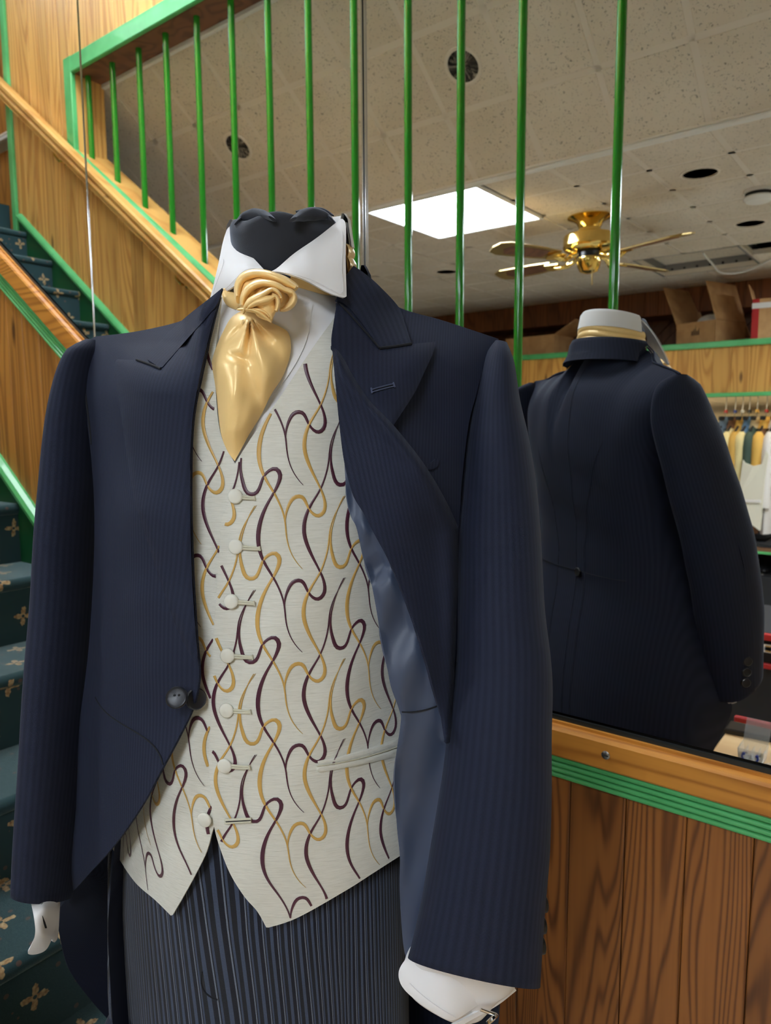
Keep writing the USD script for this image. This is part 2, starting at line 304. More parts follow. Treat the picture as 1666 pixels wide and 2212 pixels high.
plain('stitch', S(218, 216, 218), .8); plain('stitch_cream', S(196, 192, 172), .8); plain('stitch_blue', S(62, 70, 96), .8)
mat('jersey', {'g': ('geometry', {}), 'n': ('noise_texture', {'scale': 1300., 'detail': 2.}), 'bp': ('bump', {'strength': .3, 'distance': .0006}), 'p': ('principled_bsdf', {'base_color': S(27, 29, 37), 'roughness': .85, 'sheen_weight': .3, 'sheen_tint': (.6, .7, .9)})}, [('g.position', 'n.vector'), ('n.fac', 'bp.height'), ('bp.normal', 'p.normal')])
plain('horn_button', S(20, 23, 32), .38)
mat('clear_plastic', {'p': ('principled_bsdf', {'base_color': (.93, .95, .95), 'roughness': .12, 'transmission_weight': .85, 'ior': 1.2})})
plain('blue_plastic', S(34, 60, 150), .35)
for k, c in dict(slate=(92, 112, 134), mustard=(206, 162, 78), cream=(226, 208, 150), blue=(92, 126, 160), ivory=(222, 216, 196), bottle=(64, 82, 70), brown=(112, 76, 48), gold=(226, 178, 86), white=(226, 220, 214), navy=(32, 40, 56), charcoal=(36, 36, 40), sand=(196, 176, 138)).items(): plain('cloth_'+k, S(*c), .8)
# ---------------------------------------------------------------- the setting: walls, ceilings, floor
FL = -1.381
X, Y, Z = (1, 0, 0), (0, 1, 0), (0, 0, 1)
def struct(name, loc=(0, 0, FL)): return thing(name, None, None, loc, None, 'structure')
def planks(parent, region, x0, w, o, U, Vd, N, th, mats, cuts=(), bev=.0016, gap=.0006, name='plank'):
    """Vertical boards of width w filling a region of the (U, Vd) plane, each a mesh of its own."""
    R = Polygon(region); a, b = R.bounds[0], R.bounds[2]
    k0, k1 = math.floor((a-x0)/w), math.ceil((b-x0)/w)
    edges = sorted(set([round(x0+w*k, 5) for k in range(k0, k1+1)] + list(cuts)))
    for e0, e1 in zip(edges[:-1], edges[1:]):
        if e1-e0 < .004: continue
        q = R.intersection(shapely.box(e0+gap, R.bounds[1]-1, e1-gap, R.bounds[3]+1))
        for g in getattr(q, 'geoms', [q]):
            if g.geom_type != 'Polygon' or g.area < 2e-5: continue
            g = g.simplify(1e-5)
            obj(name, prism(list(g.exterior.coords)[:-1], o, U, Vd, N, th+rng.uniform(-.0006, .0006), bev), mats[int(rng.integers(len(mats)))], parent)
RK, SL = -.757, .70                                     # where the mirror rail turns up along the stairs, and its slope
def rail_z(x, o=0., s=0.): return -.441+o if x >= RK else -.441+s+SL*(RK-x)
PITCH, RISE, GO = .74, .167, .2257
def nose_z(x): return .456-PITCH*(x+2.983)
floor = struct('floor'); obj('slab', box(-6, 2.6, -5.4, .1, FL-.1, FL), 'floor', floor)
# back wall: boards below the mirrors
wb = struct('wall_back')
obj('backing', box(-4.8, 2.6, .012, .1, FL, 2.6), 'gap', wb)
reg = [(2.5, FL), (2.5, -.52), (RK, -.52), (-4.7, -.52+SL*(4.7+RK)+.0), (-4.7, nose_z(-4.7)-.02), (-.62, FL)]
planks(wb, [(2.5, FL), (2.5, -.515), (RK, -.515), (-.62, FL)], -.416, .0838, (0, .012, 0), X, Z, (0, -1, 0), .013, ['wood_dark'], (RK,))
planks(wb, [(RK, FL), (RK, -.53), (-4.7, -.56+SL*(4.7+RK)), (-4.7, nose_z(-4.7)-.02), (-.62-.14, FL)], -.416, .0838, (0, .012, 0), X, Z, (0, -1, 0), .013, ['wood_stair'])
# rail and reeded moulding under the mirrors, level on the right, climbing with the stairs on the left
t1 = struct('trim_1')
pine = [(-.0, -.05), (.018, -.05), (.020, -.047), (.020, -.010), (.017, -.006), (.008, -.004), (.008, -.0), (0, 0)]
P0, P1, P2 = (2.5, .0, -.441), (RK, .0, -.441), (-4.7, .0, -.441+SL*(4.7+RK))
pr = lambda k: [(a, b*k) for a, b in pine]
obj('pine_rail', bar(P0, P1, [(-a, b) for a, b in pr(1)]), 'wood_rail', t1) if False else None
def run(name, prof, m, k, parent):
    # profile: (outwards into the room, up); two straight runs
    obj(name, bar(P1, P0, [(a, b) for a, b in prof]), m, parent)
    obj(name, bar(P2, P1, [(a, b*k) for a, b in prof]), m, parent)
run('pine_rail', pine, 'wood_rail', 1.05, t1)
def reed(z0, r): return [(.006+r*math.sin(t), z0-r+r*math.cos(t)) for t in np.linspace(0, math.pi, 9)]
gp = [(0, -.0505)]; z = -.0505
for r, gapz in ((.0062, .0016), (.0036, .0013), (.0036, .0013), (.0036, .0013)):
    gp += [(.004, z)] + reed(z, r); z -= 2*r; gp += [(.004, z), (.004, z-gapz)]; z -= gapz
gp += [(0, z)]
run('green_moulding', gp, 'green_gloss', 1.1, t1)
run('channel', [(0, .0), (.003, .0), (.003, .007), (0, .007)], 'mirror_edge', .8, t1)
s = onY(1308, 1632, -.021)[0] if False else onY(1308, 1632, -.021)
obj('screw_head', lathe([(0, 0), (.0062, 0), (.0062, .0008), (.004, .0022), (0, .0026)], (s[0], -.0195, s[2]), 20, (0, -1, 0)), 'steel', t1, smooth=40, label='dark screw head in the pine rail')
obj('screw_head', box(s[0]-.0045, s[0]+.0045, -.0228, -.0215, s[2]-.0006, s[2]+.0006), 'black_matt', t1)
# mirrors
for a, b, lab in ((-4.6, -3.353, 'far left mirror panel above the stairs'), (-3.353, -2.504, None), (-2.504, -1.655, 'mirror panel beside the stairs showing the plank wall and handrail'), (-1.655, -.806, 'tall mirror panel behind the suit showing the green bars and ceiling'), (-.806, .892, 'wide mirror panel on the right showing the back of the coat and the shop'), (.892, 2.5, None)):
    if lab is None: lab = 'mirror panel wholly above the landing stairs' if a < 0 else 'plain mirror panel beyond the right edge of the pine rail'
    pts = [(a+.001, rail_z(a)+.011*(1 if a >= RK else 1.2)), (b-.001, rail_z(b)+.011)]
    if a < RK < b: pts.insert(1, (RK, -.43))
    pts += [(b-.001, 2.45), (a+.001, 2.45)]
    v, f = [], []
    n = len(pts); v = [(x, 0., zz) for x, zz in pts]+[(x, .008, zz) for x, zz in pts]
    for i in range(n): j = (i+1) % n; f += [[i, j, n+j], [i, n+j, n+i]]
    tri = trimesh.creation.triangulate_polygon(Polygon(pts), engine='earcut')[1]
    f = np.array(f); 
    vv = np.array(v); faces = [list(f)]
    tf = np.array([[t[0], t[1], t[2]] for t in tri])
    tv, tf = trimesh.creation.triangulate_polygon(Polygon(pts), engine='earcut')
    fr = np.column_stack([tv[:, 0], np.zeros(len(tv)), tv[:, 1]]); bk = fr+[0, .008, 0]
    nrm = np.cross(fr[tf[0][1]]-fr[tf[0][0]], fr[tf[0][2]]-fr[tf[0][0]])
    if nrm[1] > 0: tf = tf[:, ::-1]
    msh = join((fr, tf), (bk, tf[:, ::-1]))
    mir = thing('wall_mirror', lab, 'mirror', ((a+b)/2, 0, rail_z((a+b)/2))); obj('glass', msh, 'mirror', mir)
t2 = struct('trim_2')
for x, w in ((-.806, .0042), (-1.655, .0022), (-2.504, .0022), (-3.353, .0022)):
    zb = rail_z(x)+.004
    if w > .004:
        obj('mirror_joint', box(x-w, x-w+.0026, -.003, .008, zb, 2.45, .0005), 'chrome', t2, label='chrome joint strip'); obj('mirror_joint', box(x+w-.0026, x+w, -.003, .008, zb, 2.45, .0005), 'chrome', t2)
        obj('mirror_joint', box(x-w+.0026, x+w-.0026, -.0015, .008, zb, 2.45), 'black_gloss', t2, label='black centre of the joint strip')
    else: obj('mirror_joint', bar((x, 0, zb), (x, 0, 2.45), [(w*math.cos(t), -w*math.sin(t)-.0) for t in np.linspace(0, 2*math.pi, 12, endpoint=False)], (0, 1, 0)), 'chrome', t2, smooth=50)
# ---------------------------------------------------------------- stairs: carpeted treads, stringers
st = struct('staircase', (-2.3, -.45, FL))
def step(xn, zt, wtread, y0=-.885, y1=.0):
    """carpet wrapped over a rounded nosing: riser below, tread behind it; uv in metres"""
    r = .016; xf = xn+0.0; prof = [(xn-r*.6, zt-RISE), (xn-r*.6, zt-.03)]
    prof += [(xn-r+r*math.cos(t), zt-r+r*math.sin(t)) for t in np.linspace(-1.2, math.pi/2, 9)]
    prof += [(xn-wtread, zt)]
    P = np.array(prof); s = np.r_[0, np.cumsum(np.linalg.norm(np.diff(P, axis=0), axis=1))]
    ys = np.array([y0, y1]); v, uv = [], []
    for yy in ys:
        for (x, z_), q in zip(P, s): v.append((x, yy, z_)); uv.append((yy+zt*.37, q+zt*1.7))
    n = len(P); f = []
    for i in range(n-1): f += [[i, n+i+1, i+1], [i, n+i, n+i+1]]
    m = np.array(f)
    v = np.array(v); nr = np.cross(v[m[0][1]]-v[m[0][0]], v[m[0][2]]-v[m[0][0]])
    if nr[0] < 0: m = m[:, ::-1]
    # underside
    b = len(v); v2 = np.vstack([v, [(xn-wtread-.01, y0, zt-RISE), (xn-wtread-.01, y1, zt-RISE)]]); uv += [(0, 0), (0, 0)]
    return v2, m, np.array(uv)
for k in range(-10, 4):
    obj('carpeted_step', step(-2.983-GO*k+.012, .456+RISE*k, GO+.03), 'carpet', st, smooth=True)
obj('landing', box(-5.2, -2.983-GO*3-.2, -.885, 0, .95, .456+RISE*4), 'carpet', st)
obj('substructure', prism([(-.75, FL), (-4.2, FL), (-4.2, .456+RISE*4-.2), (-3.9, .456+RISE*4-.2)], (0, -.88, 0), X, Z, Y, .87), 'gap', st)
for yy, n_ in ((0., -1), (-.872, 1)):
    sp = lambda a, z0, z1: [(-.62, max(FL, nose_z(-.62)+z0)), (-3.72, nose_z(-3.72)+z0), (-3.72, nose_z(-3.72)+z1), (-.62, nose_z(-.62)+z1)]
    y_ = yy if n_ < 0 else yy
    obj('stringer', prism([(-.70, FL), (-3.72, nose_z(-3.72)-.30), (-3.72, nose_z(-3.72)+.035), (-.70, nose_z(-.70)+.035)], (0, yy, 0), X, Z, (0, n_, 0), .012), 'green_dark', st)
    a, b = np.array([-3.72, yy, nose_z(-3.72)+.035]), np.array([-.70, yy, nose_z(-.70)+.035])
    obj('stringer_moulding', bar(a, b, [(0, -.006), (n_*-.024, -.006), (n_*-.026, .006), (n_*-.02, .016), (n_*-.008, .022), (0, .022)]), 'green_gloss', st)
# ---------------------------------------------------------------- the partition with the balustrade between stairs and shop
def cap_z(x): return .655-.735*(x+2.39)
XC = -3.75
wi = struct('wall_inner', (-2.2, -.95, FL))
obj('core', prism([(-.69, FL), (-.69, cap_z(-.69)-.03), (-3.2, cap_z(-3.2)-.03), (-3.2, FL)], (0, -.884, 0), X, Z, (0, -1, 0), .12), 'gap', wi)
obj('core', box(XC, -3.2, -1.004, -.884, FL, 2.5), 'gap', wi); obj('core', box(-3.2, 2.5, -1.004, -.884, 1.57, 2.5), 'gap', wi)
planks(wi, [(-.69, nose_z(-.69)), (-.69, cap_z(-.69)-.02), (-3.2, cap_z(-3.2)-.02), (-3.2, nose_z(-3.2))], -.69, .088, (0, -.884, 0), X, Z, Y, .014, ['wood_wall'])
planks(wi, [(XC, nose_z(XC)), (-3.2, nose_z(-3.2)), (-3.2, 2.5), (XC, 2.5)], -3.2, .088, (0, -.884, 0), X, Z, Y, .014, ['wood_wall'])
planks(wi, [(-3.2, 1.60), (2.5, 1.60), (2.5, 2.5), (-3.2, 2.5)], -3.2, .088, (0, -.884, 0), X, Z, Y, .014, ['wood_wall'])
planks(wi, [(-.69, FL), (-.69, cap_z(-.69)-.02), (-3.2, cap_z(-3.2)-.02), (-3.2, FL)], -.69, .16, (0, -1.004, 0), X, Z, (0, -1, 0), .012, ['wood_wall'])
obj('core', box(-4.72, XC+.01, -1.12, -1.07, .8, 2.5), 'gap', wi); planks(wi, [(-4.715, 1.0), (XC, 1.0), (XC, 2.5), (-4.715, 2.5)], XC, .088, (0, -1.07, 0), X, Z, Y, .014, ['wood_stair'])
obj('end_board', box(-.69, -.672, -1.02, -.868, FL, cap_z(-.69)-.01, .002), 'wood_wall', wi)
t3 = struct('trim_3', (-2.2, -.95, FL)); 
obj('corner_bead', box(XC-.03, XC+.012, -.90, -.856, .8, 2.5, .004), 'green_gloss', t3)
bal = thing('balustrade', 'green painted balustrade of upright bars above the stair handrail, seen in the mirror', 'balustrade', (-2., -.93, FL))
obj('sill_board', bar((-3.2, -.945, cap_z(-3.2)-.012), (-.67, -.945, cap_z(-.67)-.012), [(-.08, -.012), (.08, -.012), (.08, .012), (-.08, .012)]), 'wood_hand', bal)
obj('sill_moulding', bar((-3.2, -.868, cap_z(-3.2)-.012), (-.67, -.868, cap_z(-.67)-.012), [(-.0, -.016), (-.02, -.012), (-.022, .006), (-.016, .016), (0, .018)]), 'green_gloss', bal)
obj('jamb', box(-3.214, -3.165, -1.015, -.86, cap_z(-3.18)-.03, 1.60, .004), 'wood_wall', bal); obj('jamb_trim', box(-3.224, -3.163, -.876, -.8515, cap_z(-3.18)-.06, 1.624, .004), 'green_gloss', bal)
obj('head_trim', box(-3.216, 2.4, -.872, -.852, 1.552, 1.622, .004), 'green_gloss', bal); obj('head_board', box(-3.2, 2.4, -1.015, -.872, 1.552, 1.572, .002), 'wood_brown', bal)
for x in (-3.139, -2.947, -2.754, -2.571, -2.376, -2.179, -1.988, -1.795, -1.596, -1.382, -1.192, -.995, -.72):
    obj('bar', lathe([(.0125, cap_z(x)-.02), (.0125, 1.556)], (x, -.92, 0), 20), 'green_bar', bal, smooth=50)
hr = thing('stair_handrail', 'pale grooved pine handrail sloping along the plank wall, seen in the mirror', 'handrail', (-2.3, -.81, FL))
HZ = lambda x: .81-.757*(x+2.65)
obj('rail', bar((-3.95, -.815, HZ(-3.95)), (-.75, -.815, HZ(-.75)), [(-.024, -.034), (-.014, -.034), (-.014, -.030), (-.022, -.012), (-.022, -.006), (-.016, -.002), (-.016, .004), (-.022, .008), (-.026, .014), (-.026, .028), (-.018, .034), (.020, .034), (.024, .028), (.024, -.028), (.018, -.034)]), 'wood_hand', hr)
for x in (-3.27, -2.42, -1.5):
    obj('bracket', join(tube([(x, -.868, HZ(x)-.075), (x, -.835, HZ(x)-.08), (x, -.815, HZ(x)-.06), (x, -.815, HZ(x)-.03)], .006), lathe([(0, 0), (.018, 0), (.015, .005), (0, .007)], (x, -.87, HZ(x)-.075), 16, (0, 1, 0))), 'brass', hr, smooth=40)
wl = struct('wall_left', (-4.7, -.5, FL)); obj('backing', box(-4.8, -4.715, -1.2, .05, FL, 2.5), 'gap', wl)
planks(wl, [(-1.2, 1.1), (0, 1.1), (0, 2.5), (-1.2, 2.5)], 0, .088, (-4.715, 0, 0), Y, Z, X, .014, ['wood_stair'])
t4 = struct('trim_4', (-4.7, -.5, FL))
obj('pine_rail', box(-4.70, -4.67, -1.2, 0, 1.37, 1.42, .004), 'wood_rail', t4); obj('green_moulding', box(-4.70, -4.665, -1.2, 0, 1.25, 1.32, .006), 'green_gloss', t4)
obj('door_opening_trim', box(-4.70, -4.67, -.99, -.95, 1.12, 2.5, .004), 'green_gloss', t4)
uc = struct('ceiling_upper', (-1, -.45, 2.5)); obj('slab', box(-4.8, 2.5, -1.0, .1, 2.5, 2.6), 'tile', uc)
for n_, b_ in (('wall_right', (2.5, 2.6, -5.4, .1, FL, 2.6)), ('wall_side', (-5.6, -5.5, -5.4, -.9, FL, 1.6))):
    w_ = struct(n_); obj('surface', box(*b_), 'cream_wall', w_)
# ---------------------------------------------------------------- shop ceiling: sloped part, then flat, of foot-square tiles in white bars
ce = struct('ceiling', (-1, -3, 1.0))
XG = [-.71-.302*k for k in range(-5, 13)]; YG = [1.73+.31*k for k in range(0, 11)]
def on_slope(x, yv, h=0.): k = .767; n_ = np.array([0, -k, -1])/math.hypot(1, k); return np.array([x, -yv, 1.0+k*(1.73-yv)])
sdir = np.array([0, 1, .767]); sdir /= np.linalg.norm(sdir); sn = np.cross(sdir, X); sn = sn if sn[2] < 0 else -sn
SLEN = .72*math.hypot(1, .767)
def hole_tile(a, b, c, d, o, U, Vd, N, r):
    P = Polygon([(a, c), (b, c), (b, d), (a, d)]).difference(shapely.Point((a+b)/2, (c+d)/2).buffer(r, 24))
    m = trimesh.creation.extrude_polygon(P, .012, engine='earcut'); v = m.vertices
    U, Vd, N = map(np.asarray, (U, Vd, N)); fl = m.faces if np.dot(np.cross(U, Vd), N) > 0 else m.faces[:, ::-1]
    return np.asarray(o)+v[:, :1]*U+v[:, 1:2]*Vd+v[:, 2:]*N, fl
holes_flat, holes_slope = {(0, 1), (0, 4), (6, 4)}, {(2, 1), (6, 1)}
lamp = {(i, j) for i in (3, 4) for j in (0, 1)}
miss = {(i, j) for i in (1, 2) for j in (6, 7)}; void = {(0, 6)}
def cell(i): x1 = -.71-.302*i; return x1-.302, x1           # tile column i
for i in range(-6, 14):
    a, b = cell(i); g = .010
    for j in range(10):
        c, d = YG[j], YG[j+1]
        if (i, j) in lamp | miss | void or (i in (-3, -4) and j in (0, 1, 4, 5, 7, 8)): continue
        if (i, j) in holes_flat: obj('tile', hole_tile(a+g, b-g, -d+g, -c-g, (0, 0, 1.012), X, Y, (0, 0, -1), .066), 'tile', ce); continue
        obj('tile', prism([(a+g, -d+g), (b-g, -d+g), (b-g, -c-g), (a+g, -c-g)], (0, 0, 1.012), X, Y, (0, 0, -1), .0125+rng.uniform(-.0015, .0015), .003), 'tile', ce)
    for j in range(3):
        c, d = SLEN/3*j, SLEN/3*(j+1); o = on_slope(0, 1.73)-sn*.012
        if (i, j) in holes_slope: obj('tile', hole_tile(a+g, b-g, c+g, d-g, o, X, sdir, sn, .060), 'tile', ce); continue
        obj('tile', prism([(a+g, c+g), (b-g, c+g), (b-g, d-g), (a+g, d-g)], o, X, sdir, sn, .0125+rng.uniform(-.0015, .0015), .003), 'tile', ce)
bars = []
for i in range(-6, 15):
    x = -.71-.302*(i-0)+.0
    for c_, d_ in (((YG[0], YG[6]), (YG[8], YG[-1])) if i == 2 else ((YG[0], YG[-1]),)): bars += [box(x-.0125, x+.0125, -d_, -c_, 1.001, 1.03)]
    o = on_slope(x, 1.73); bars.append(prism([(-.0125, 0), (.0125, 0), (.0125, SLEN), (-.0125, SLEN)], o-sn*.03, X, sdir, sn, .029))
xa, xb = cell(13)[0], cell(-6)[1]
for k_, yv in enumerate(YG):
    for a_, b_ in (((xa, cell(2)[0]), (cell(1)[1], xb)) if k_ == 7 else ((xa, xb),)): bars.append(box(a_, b_, -yv-.0125, -yv+.0125, 1.001, 1.03))
for j in range(4): bars.append(prism([(xa, SLEN/3*j-.0125), (xb, SLEN/3*j-.0125), (xb, SLEN/3*j+.0125), (xa, SLEN/3*j+.0125)], on_slope(0, 1.73)-sn*.03, X, sdir, sn, .029))
# the bars leave the light panel, the raised patch and the missing tile open
def clear(b): 
    lo, hi = b[0].min(0), b[0].max(0); return True
for b in bars: obj('grid_bar', b, 'tbar', ce)
obj('deck', box(-5.6, 2.5, -5.4, -1.7, 1.12, 1.2), 'void', ce); obj('deck', prism([(-5.6, -.1), (2.5, -.1), (2.5, SLEN), (-5.6, SLEN)], on_slope(0, 1.73)-sn*.14, X, sdir, sn, .03), 'void', ce)
obj('edge_strip', bar((-4.7, -1.73, .994), (1.2, -1.73, .994), [(.012*math.cos(t), .010*math.sin(t)) for t in np.linspace(0, 2*math.pi, 14, endpoint=False)]), 'white_plastic', ce, label='white half-round strip where the sloped ceiling meets the flat one', smooth=50)
obj('edge_strip', box(-4.7, 2.4, -1.02, -1.0, 1.535, 1.556, .003), 'white_plastic', ce)
obj('margin', box(-5.5, xa, -4.83, -1.73, 1.0, 1.03), 'tile', ce); obj('margin', box(xb, 2.5, -4.83, -1.73, 1.0, 1.03), 'tile', ce); obj('margin', box(-5.5, 2.5, -5.4, -4.83, 1.0, 1.03), 'tile', ce)
for a, b in ((-5.5, xa), (xb, 2.5)): obj('margin', prism([(a, 0), (b, 0), (b, SLEN), (a, SLEN)], on_slope(0, 1.73)-sn*.03, X, sdir, sn, .03), 'tile', ce)
# raised patch of ceiling with dark steel sides, and cable
a, b, c, d = cell(2)[0], cell(1)[1], YG[6], YG[8]
obj('raised_patch', box(a, b, -d, -c, 1.075, 1.09), 'tile', ce); obj('patch_side', join(box(a, a+.012, -d, -c, 1.0, 1.08), box(a, b, -d, -d+.012, 1.0, 1.08), box(b-.012, b, -d, -c, 1.0, 1.08), box(a, b, -c-.012, -c, 1.0, 1.08)), 'grey_metal', ce, label='grey steel side of the raised ceiling patch')
for k in range(7): obj('bolt', lathe([(0, 0), (.008, 0), (.006, .006), (0, .007)], (a+.06+k*.08, -d+.012, 1.04), 8, (0, 1, 0)), 'black_matt', ce)
def light_panel(x0, x1, y0, y1, label, zz=1.0, m='panel_light'):
    t = thing('ceiling_light', label, 'ceiling light', ((x0+x1)/2, (y0+y1)/2, zz), 'square fluorescent panels' if label.startswith('unlit') else None)
    obj('diffuser', box(x0+.012, x1-.012, y0+.012, y1-.012, zz-.010, zz-.004), m, t)
    obj('frame', join(box(x0, x0+.014, y0, y1, zz-.016, zz+.02, .002), box(x1-.014, x1, y0, y1, zz-.016, zz+.02, .002), box(x0, x1, y0, y0+.014, zz-.016, zz+.02, .002), box(x0, x1, y1-.014, y1, zz-.016, zz+.02, .002), box(x0, x1, y0, y1, zz-.003, zz+.03)), 'white_plastic', t)
    return t
light_panel(cell(4)[0], cell(3)[1], -YG[2], -YG[0], 'bright square fluorescent panel set in the tiled ceiling beside the brass fan')
light_panel(cell(-3)[0], cell(-4)[1], -YG[2], -YG[0], 'fluorescent panel in the shop ceiling on the side away from the fan, outside the picture')
light_panel(-2.6, -1.4, -.74, -.14, 'long fluorescent panel on the high ceiling above the stairs, outside the picture', 2.5)
light_panel(-4.4, -3.4, -.5, -.14, 'long fluorescent panel on the high ceiling above the landing, outside the picture', 2.5, 'panel_soft')
for i_, j_, lab in ((-3, 4, 'fluorescent panel in the middle of the shop ceiling, outside the picture'), (-3, 7, 'fluorescent panel in the shop ceiling near the clothes wall, outside the picture')):
    light_panel(cell(i_)[0], cell(i_-1)[1], -YG[j_+2], -YG[j_], lab)
for k, (i, j) in enumerate(sorted(holes_flat)):
    a, b = cell(i); c = (a+b)/2; y_ = -(YG[j]+YG[j+1])/2
    t = thing('downlight', ['empty round downlight hole in the ceiling tile nearest the smoke detector', 'round downlight hole right of the fan, further off than the smoke detector', 'small dark downlight hole far left of the fan near the end wall'][k], 'downlight', (c, y_, 1.0))
    obj('trim_ring', lathe([(.064, .0), (.066, -.004), (.076, -.003), (.078, .0), (.066, .004)], (c, y_, 1.0), 36), 'tbar', t, smooth=40); obj('can', lathe([(.065, 0), (.066, .06), (.06, .1), (0, .1), (0, .101), (.062, .101), (.067, .06), (.067, 0)], (c, y_, 1.0), 32), 'black_matt', t, smooth=40)
for k, (i, j) in enumerate(sorted(holes_slope)):
    a, b = cell(i); c = on_slope((a+b)/2, 1.73)+sdir*(SLEN/3*(j+.5))
    t = thing('downlight', ['dark round downlight hole in the sloped ceiling above the light panel', 'dark round downlight hole between the bars, up and left of the mannequin neck'][k], 'downlight', c)
    obj('trim_ring', lathe([(.058, .0), (.060, .004), (.070, .003), (.072, .0), (.060, -.004)], c, 36, sn), 'tbar', t, smooth=40); obj('can', lathe([(.059, 0), (.06, -.06), (.056, -.1), (0, -.1), (0, -.101), (.058, -.101), (.061, -.06), (.061, 0)], c, 32, sn), 'black_matt', t, smooth=40)
c = (-.718, -2.575, 1.0)
t = thing('smoke_detector', 'white round smoke detector with a dark slotted band on the ceiling', 'smoke detector', c)
obj('base_ring', lathe([(0, 0), (.06, 0), (.06, -.012), (.05, -.014), (0, -.014)], c, 32), 'white_plastic', t, smooth=40); obj('vent_band', lathe([(0, -.012), (.053, -.012), (.056, -.03), (0, -.03)], c, 32), 'black_matt', t, smooth=40); obj('cap', lathe([(0, -.028), (.058, -.028), (.06, -.034), (.048, -.05), (.02, -.056), (0, -.056)], c, 32), 'white_plastic', t, smooth=40)
pts = [onZm(x, y, z_)[0] if np.ndim(onZm(x, y, z_)) > 1 else onZm(x, y, z_) for x, y, z_ in ((1519, 546, 1.0), (1530, 560, .985), (1544, 576, .965), (1570, 591, .95), (1605, 587, .96), (1640, 573, .98), (1675, 558, 1.0))]
top('hanging_cable', tube(spline(np.array(pts), 40), .006, 8), 'white_plastic', 'slack pale cable hanging in a loop below the raised ceiling patch', 'cable', smooth=40)
# ---------------------------------------------------------------- brass ceiling fan
fc = np.array([-1.445, -2.505, 1.0])
t = thing('ceiling_fan', 'polished brass ceiling fan with four cane-panelled blades, seen in the mirror', 'ceiling fan', fc)
obj('canopy', lathe([(0, 0), (.105, 0), (.106, -.006), (.085, -.014), (.062, -.03), (.052, -.055), (.056, -.07), (.05, -.078), (0, -.078)], fc, 40), 'brass', t, smooth=35)
obj('motor_housing', lathe([(0, -.074), (.07, -.076), (.118, -.088), (.124, -.098), (.124, -.135), (.126, -.14), (.122, -.15), (.114, -.158), (.08, -.168), (0, -.168)], fc, 48), 'brass', t, smooth=35)
obj('flywheel', lathe([(0, -.166), (.06, -.166), (.06, -.192), (0, -.192)], fc, 32), 'black_gloss', t, smooth=35)
obj('switch_housing', lathe([(0, -.19), (.056, -.19), (.058, -.2), (.054, -.235), (.042, -.258), (.018, -.266), (0, -.268)], fc, 40), 'brass', t, smooth=35)
obj('pull_chain', tube([fc+(.03, .03, -.25), fc+(.032, .032, -.29), fc+(.032, .032, -.33)], .0035, 6), 'brass_dull', t)
for px, py in ((1087, 538), (1105, 593), (1483, 507), (1438, 588)):
    tip = onZm(px, py, .80); tip = tip.reshape(3); dv = tip-fc; dv[2] = 0; R = np.linalg.norm(dv); dv /= R; sd = np.array([-dv[1], dv[0], 0]); R = .56
    tl = np.array([0, 0, 1.]); pitch = math.radians(-11); sw = sd*math.cos(pitch)+tl*math.sin(pitch); nn = np.cross(dv, sw); o = fc+np.array([0, 0, -.20])
    pl = [(.2, -.045), (.3, -.058), (R-.06, -.066), (R-.012, -.045), (R, 0), (R-.012, .045), (R-.06, .066), (.3, .058), (.2, .045)]
    bl = obj('blade', prism(pl, o, dv, sw, nn, .007, .002), 'brass_dull', t)
    obj('cane_panel', prism([(.26, -.034), (.30, -.042), (R-.09, -.045), (R-.06, 0), (R-.09, .045), (.30, .042), (.26, .034)], o-nn*.001, dv, sw, nn, .009), 'wood_brown', bl)
    obj('blade_arm', join(tube(spline([fc+dv*.07+(0, 0, -.178), fc+dv*.11+sd*.02+(0, 0, -.20), fc+dv*.15+(0, 0, -.215), fc+dv*.21+(0, 0, -.205)], 14), .011, 10), prism([(.16, -.03), (.23, -.04), (.25, 0), (.23, .04), (.16, .03)], o-nn*.008, dv, sw, nn, .006, .001), tube(spline([fc+dv*.12+sd*.0+(0, 0, -.20), fc+dv*.14+sd*.035+(0, 0, -.21), fc+dv*.18+sd*.03+(0, 0, -.208)], 10), .006, 8)), 'brass', t, smooth=40)
# ---------------------------------------------------------------- clothes wall across the shop, seen in the mirror
wf = struct('wall_front', (-1.5, -4.9, FL))
obj('backing', box(-5.5, 2.5, -5.4, -5.05, FL, 1.0), 'cream_wall', wf); obj('lower_wall', box(-5.5, 2.5, -5.05, -4.95, FL, .2), 'cream_wall', wf)
planks(wf, [(-4.4, .815), (.4, .815), (.4, 1.0), (-4.4, 1.0)], -1.40, .1, (0, -4.72, 0), X, Z, Y, .018, ['wood_frieze'], bev=.003)
obj('bulkhead', box(-5.5, 2.5, -5.05, -4.72, .82, 1.0), 'wood_brown', wf)
for k in range(-46, 8):                                  # slanting boards at the back of the high ledge
    x = k*.105; q = Polygon([(x, .50), (x+.100, .50), (x+.100+.42, .92), (x+.42, .92)]).intersection(shapely.box(-4.4, .5, .4, .83))
    if q.area > .001: obj('slanting_board', prism(list(q.exterior.coords)[:-1], (0, -5.05, 0), X, Z, Y, .015+rng.uniform(-.001, .001), .002), 'wood_brown', wf)
planks(wf, [(-4.4, .203), (.4, .203), (.4, .505), (-4.4, .505)], V(1541.7, 750, 4.22)[0], .115, (0, -4.235, 0), X, Z, Y, .015, ['wood_pelmet'])
obj('pelmet_core', box(-5.5, 2.5, -4.27, -4.235, .19, .52), 'gap', wf); obj('ledge', box(-5.5, 2.5, -5.05, -4.22, .515, .535), 'wood_brown', wf)
t5 = struct('trim_5', (-1.5, -4.2, FL)); obj('ledge_edge', box(-5.5, 2.4, -4.222, -4.195, .503, .542, .005), 'green_gloss', t5); obj('pelmet_edge', box(-5.5, 2.4, -4.224, -4.2, .178, .205, .005), 'green_gloss', t5)
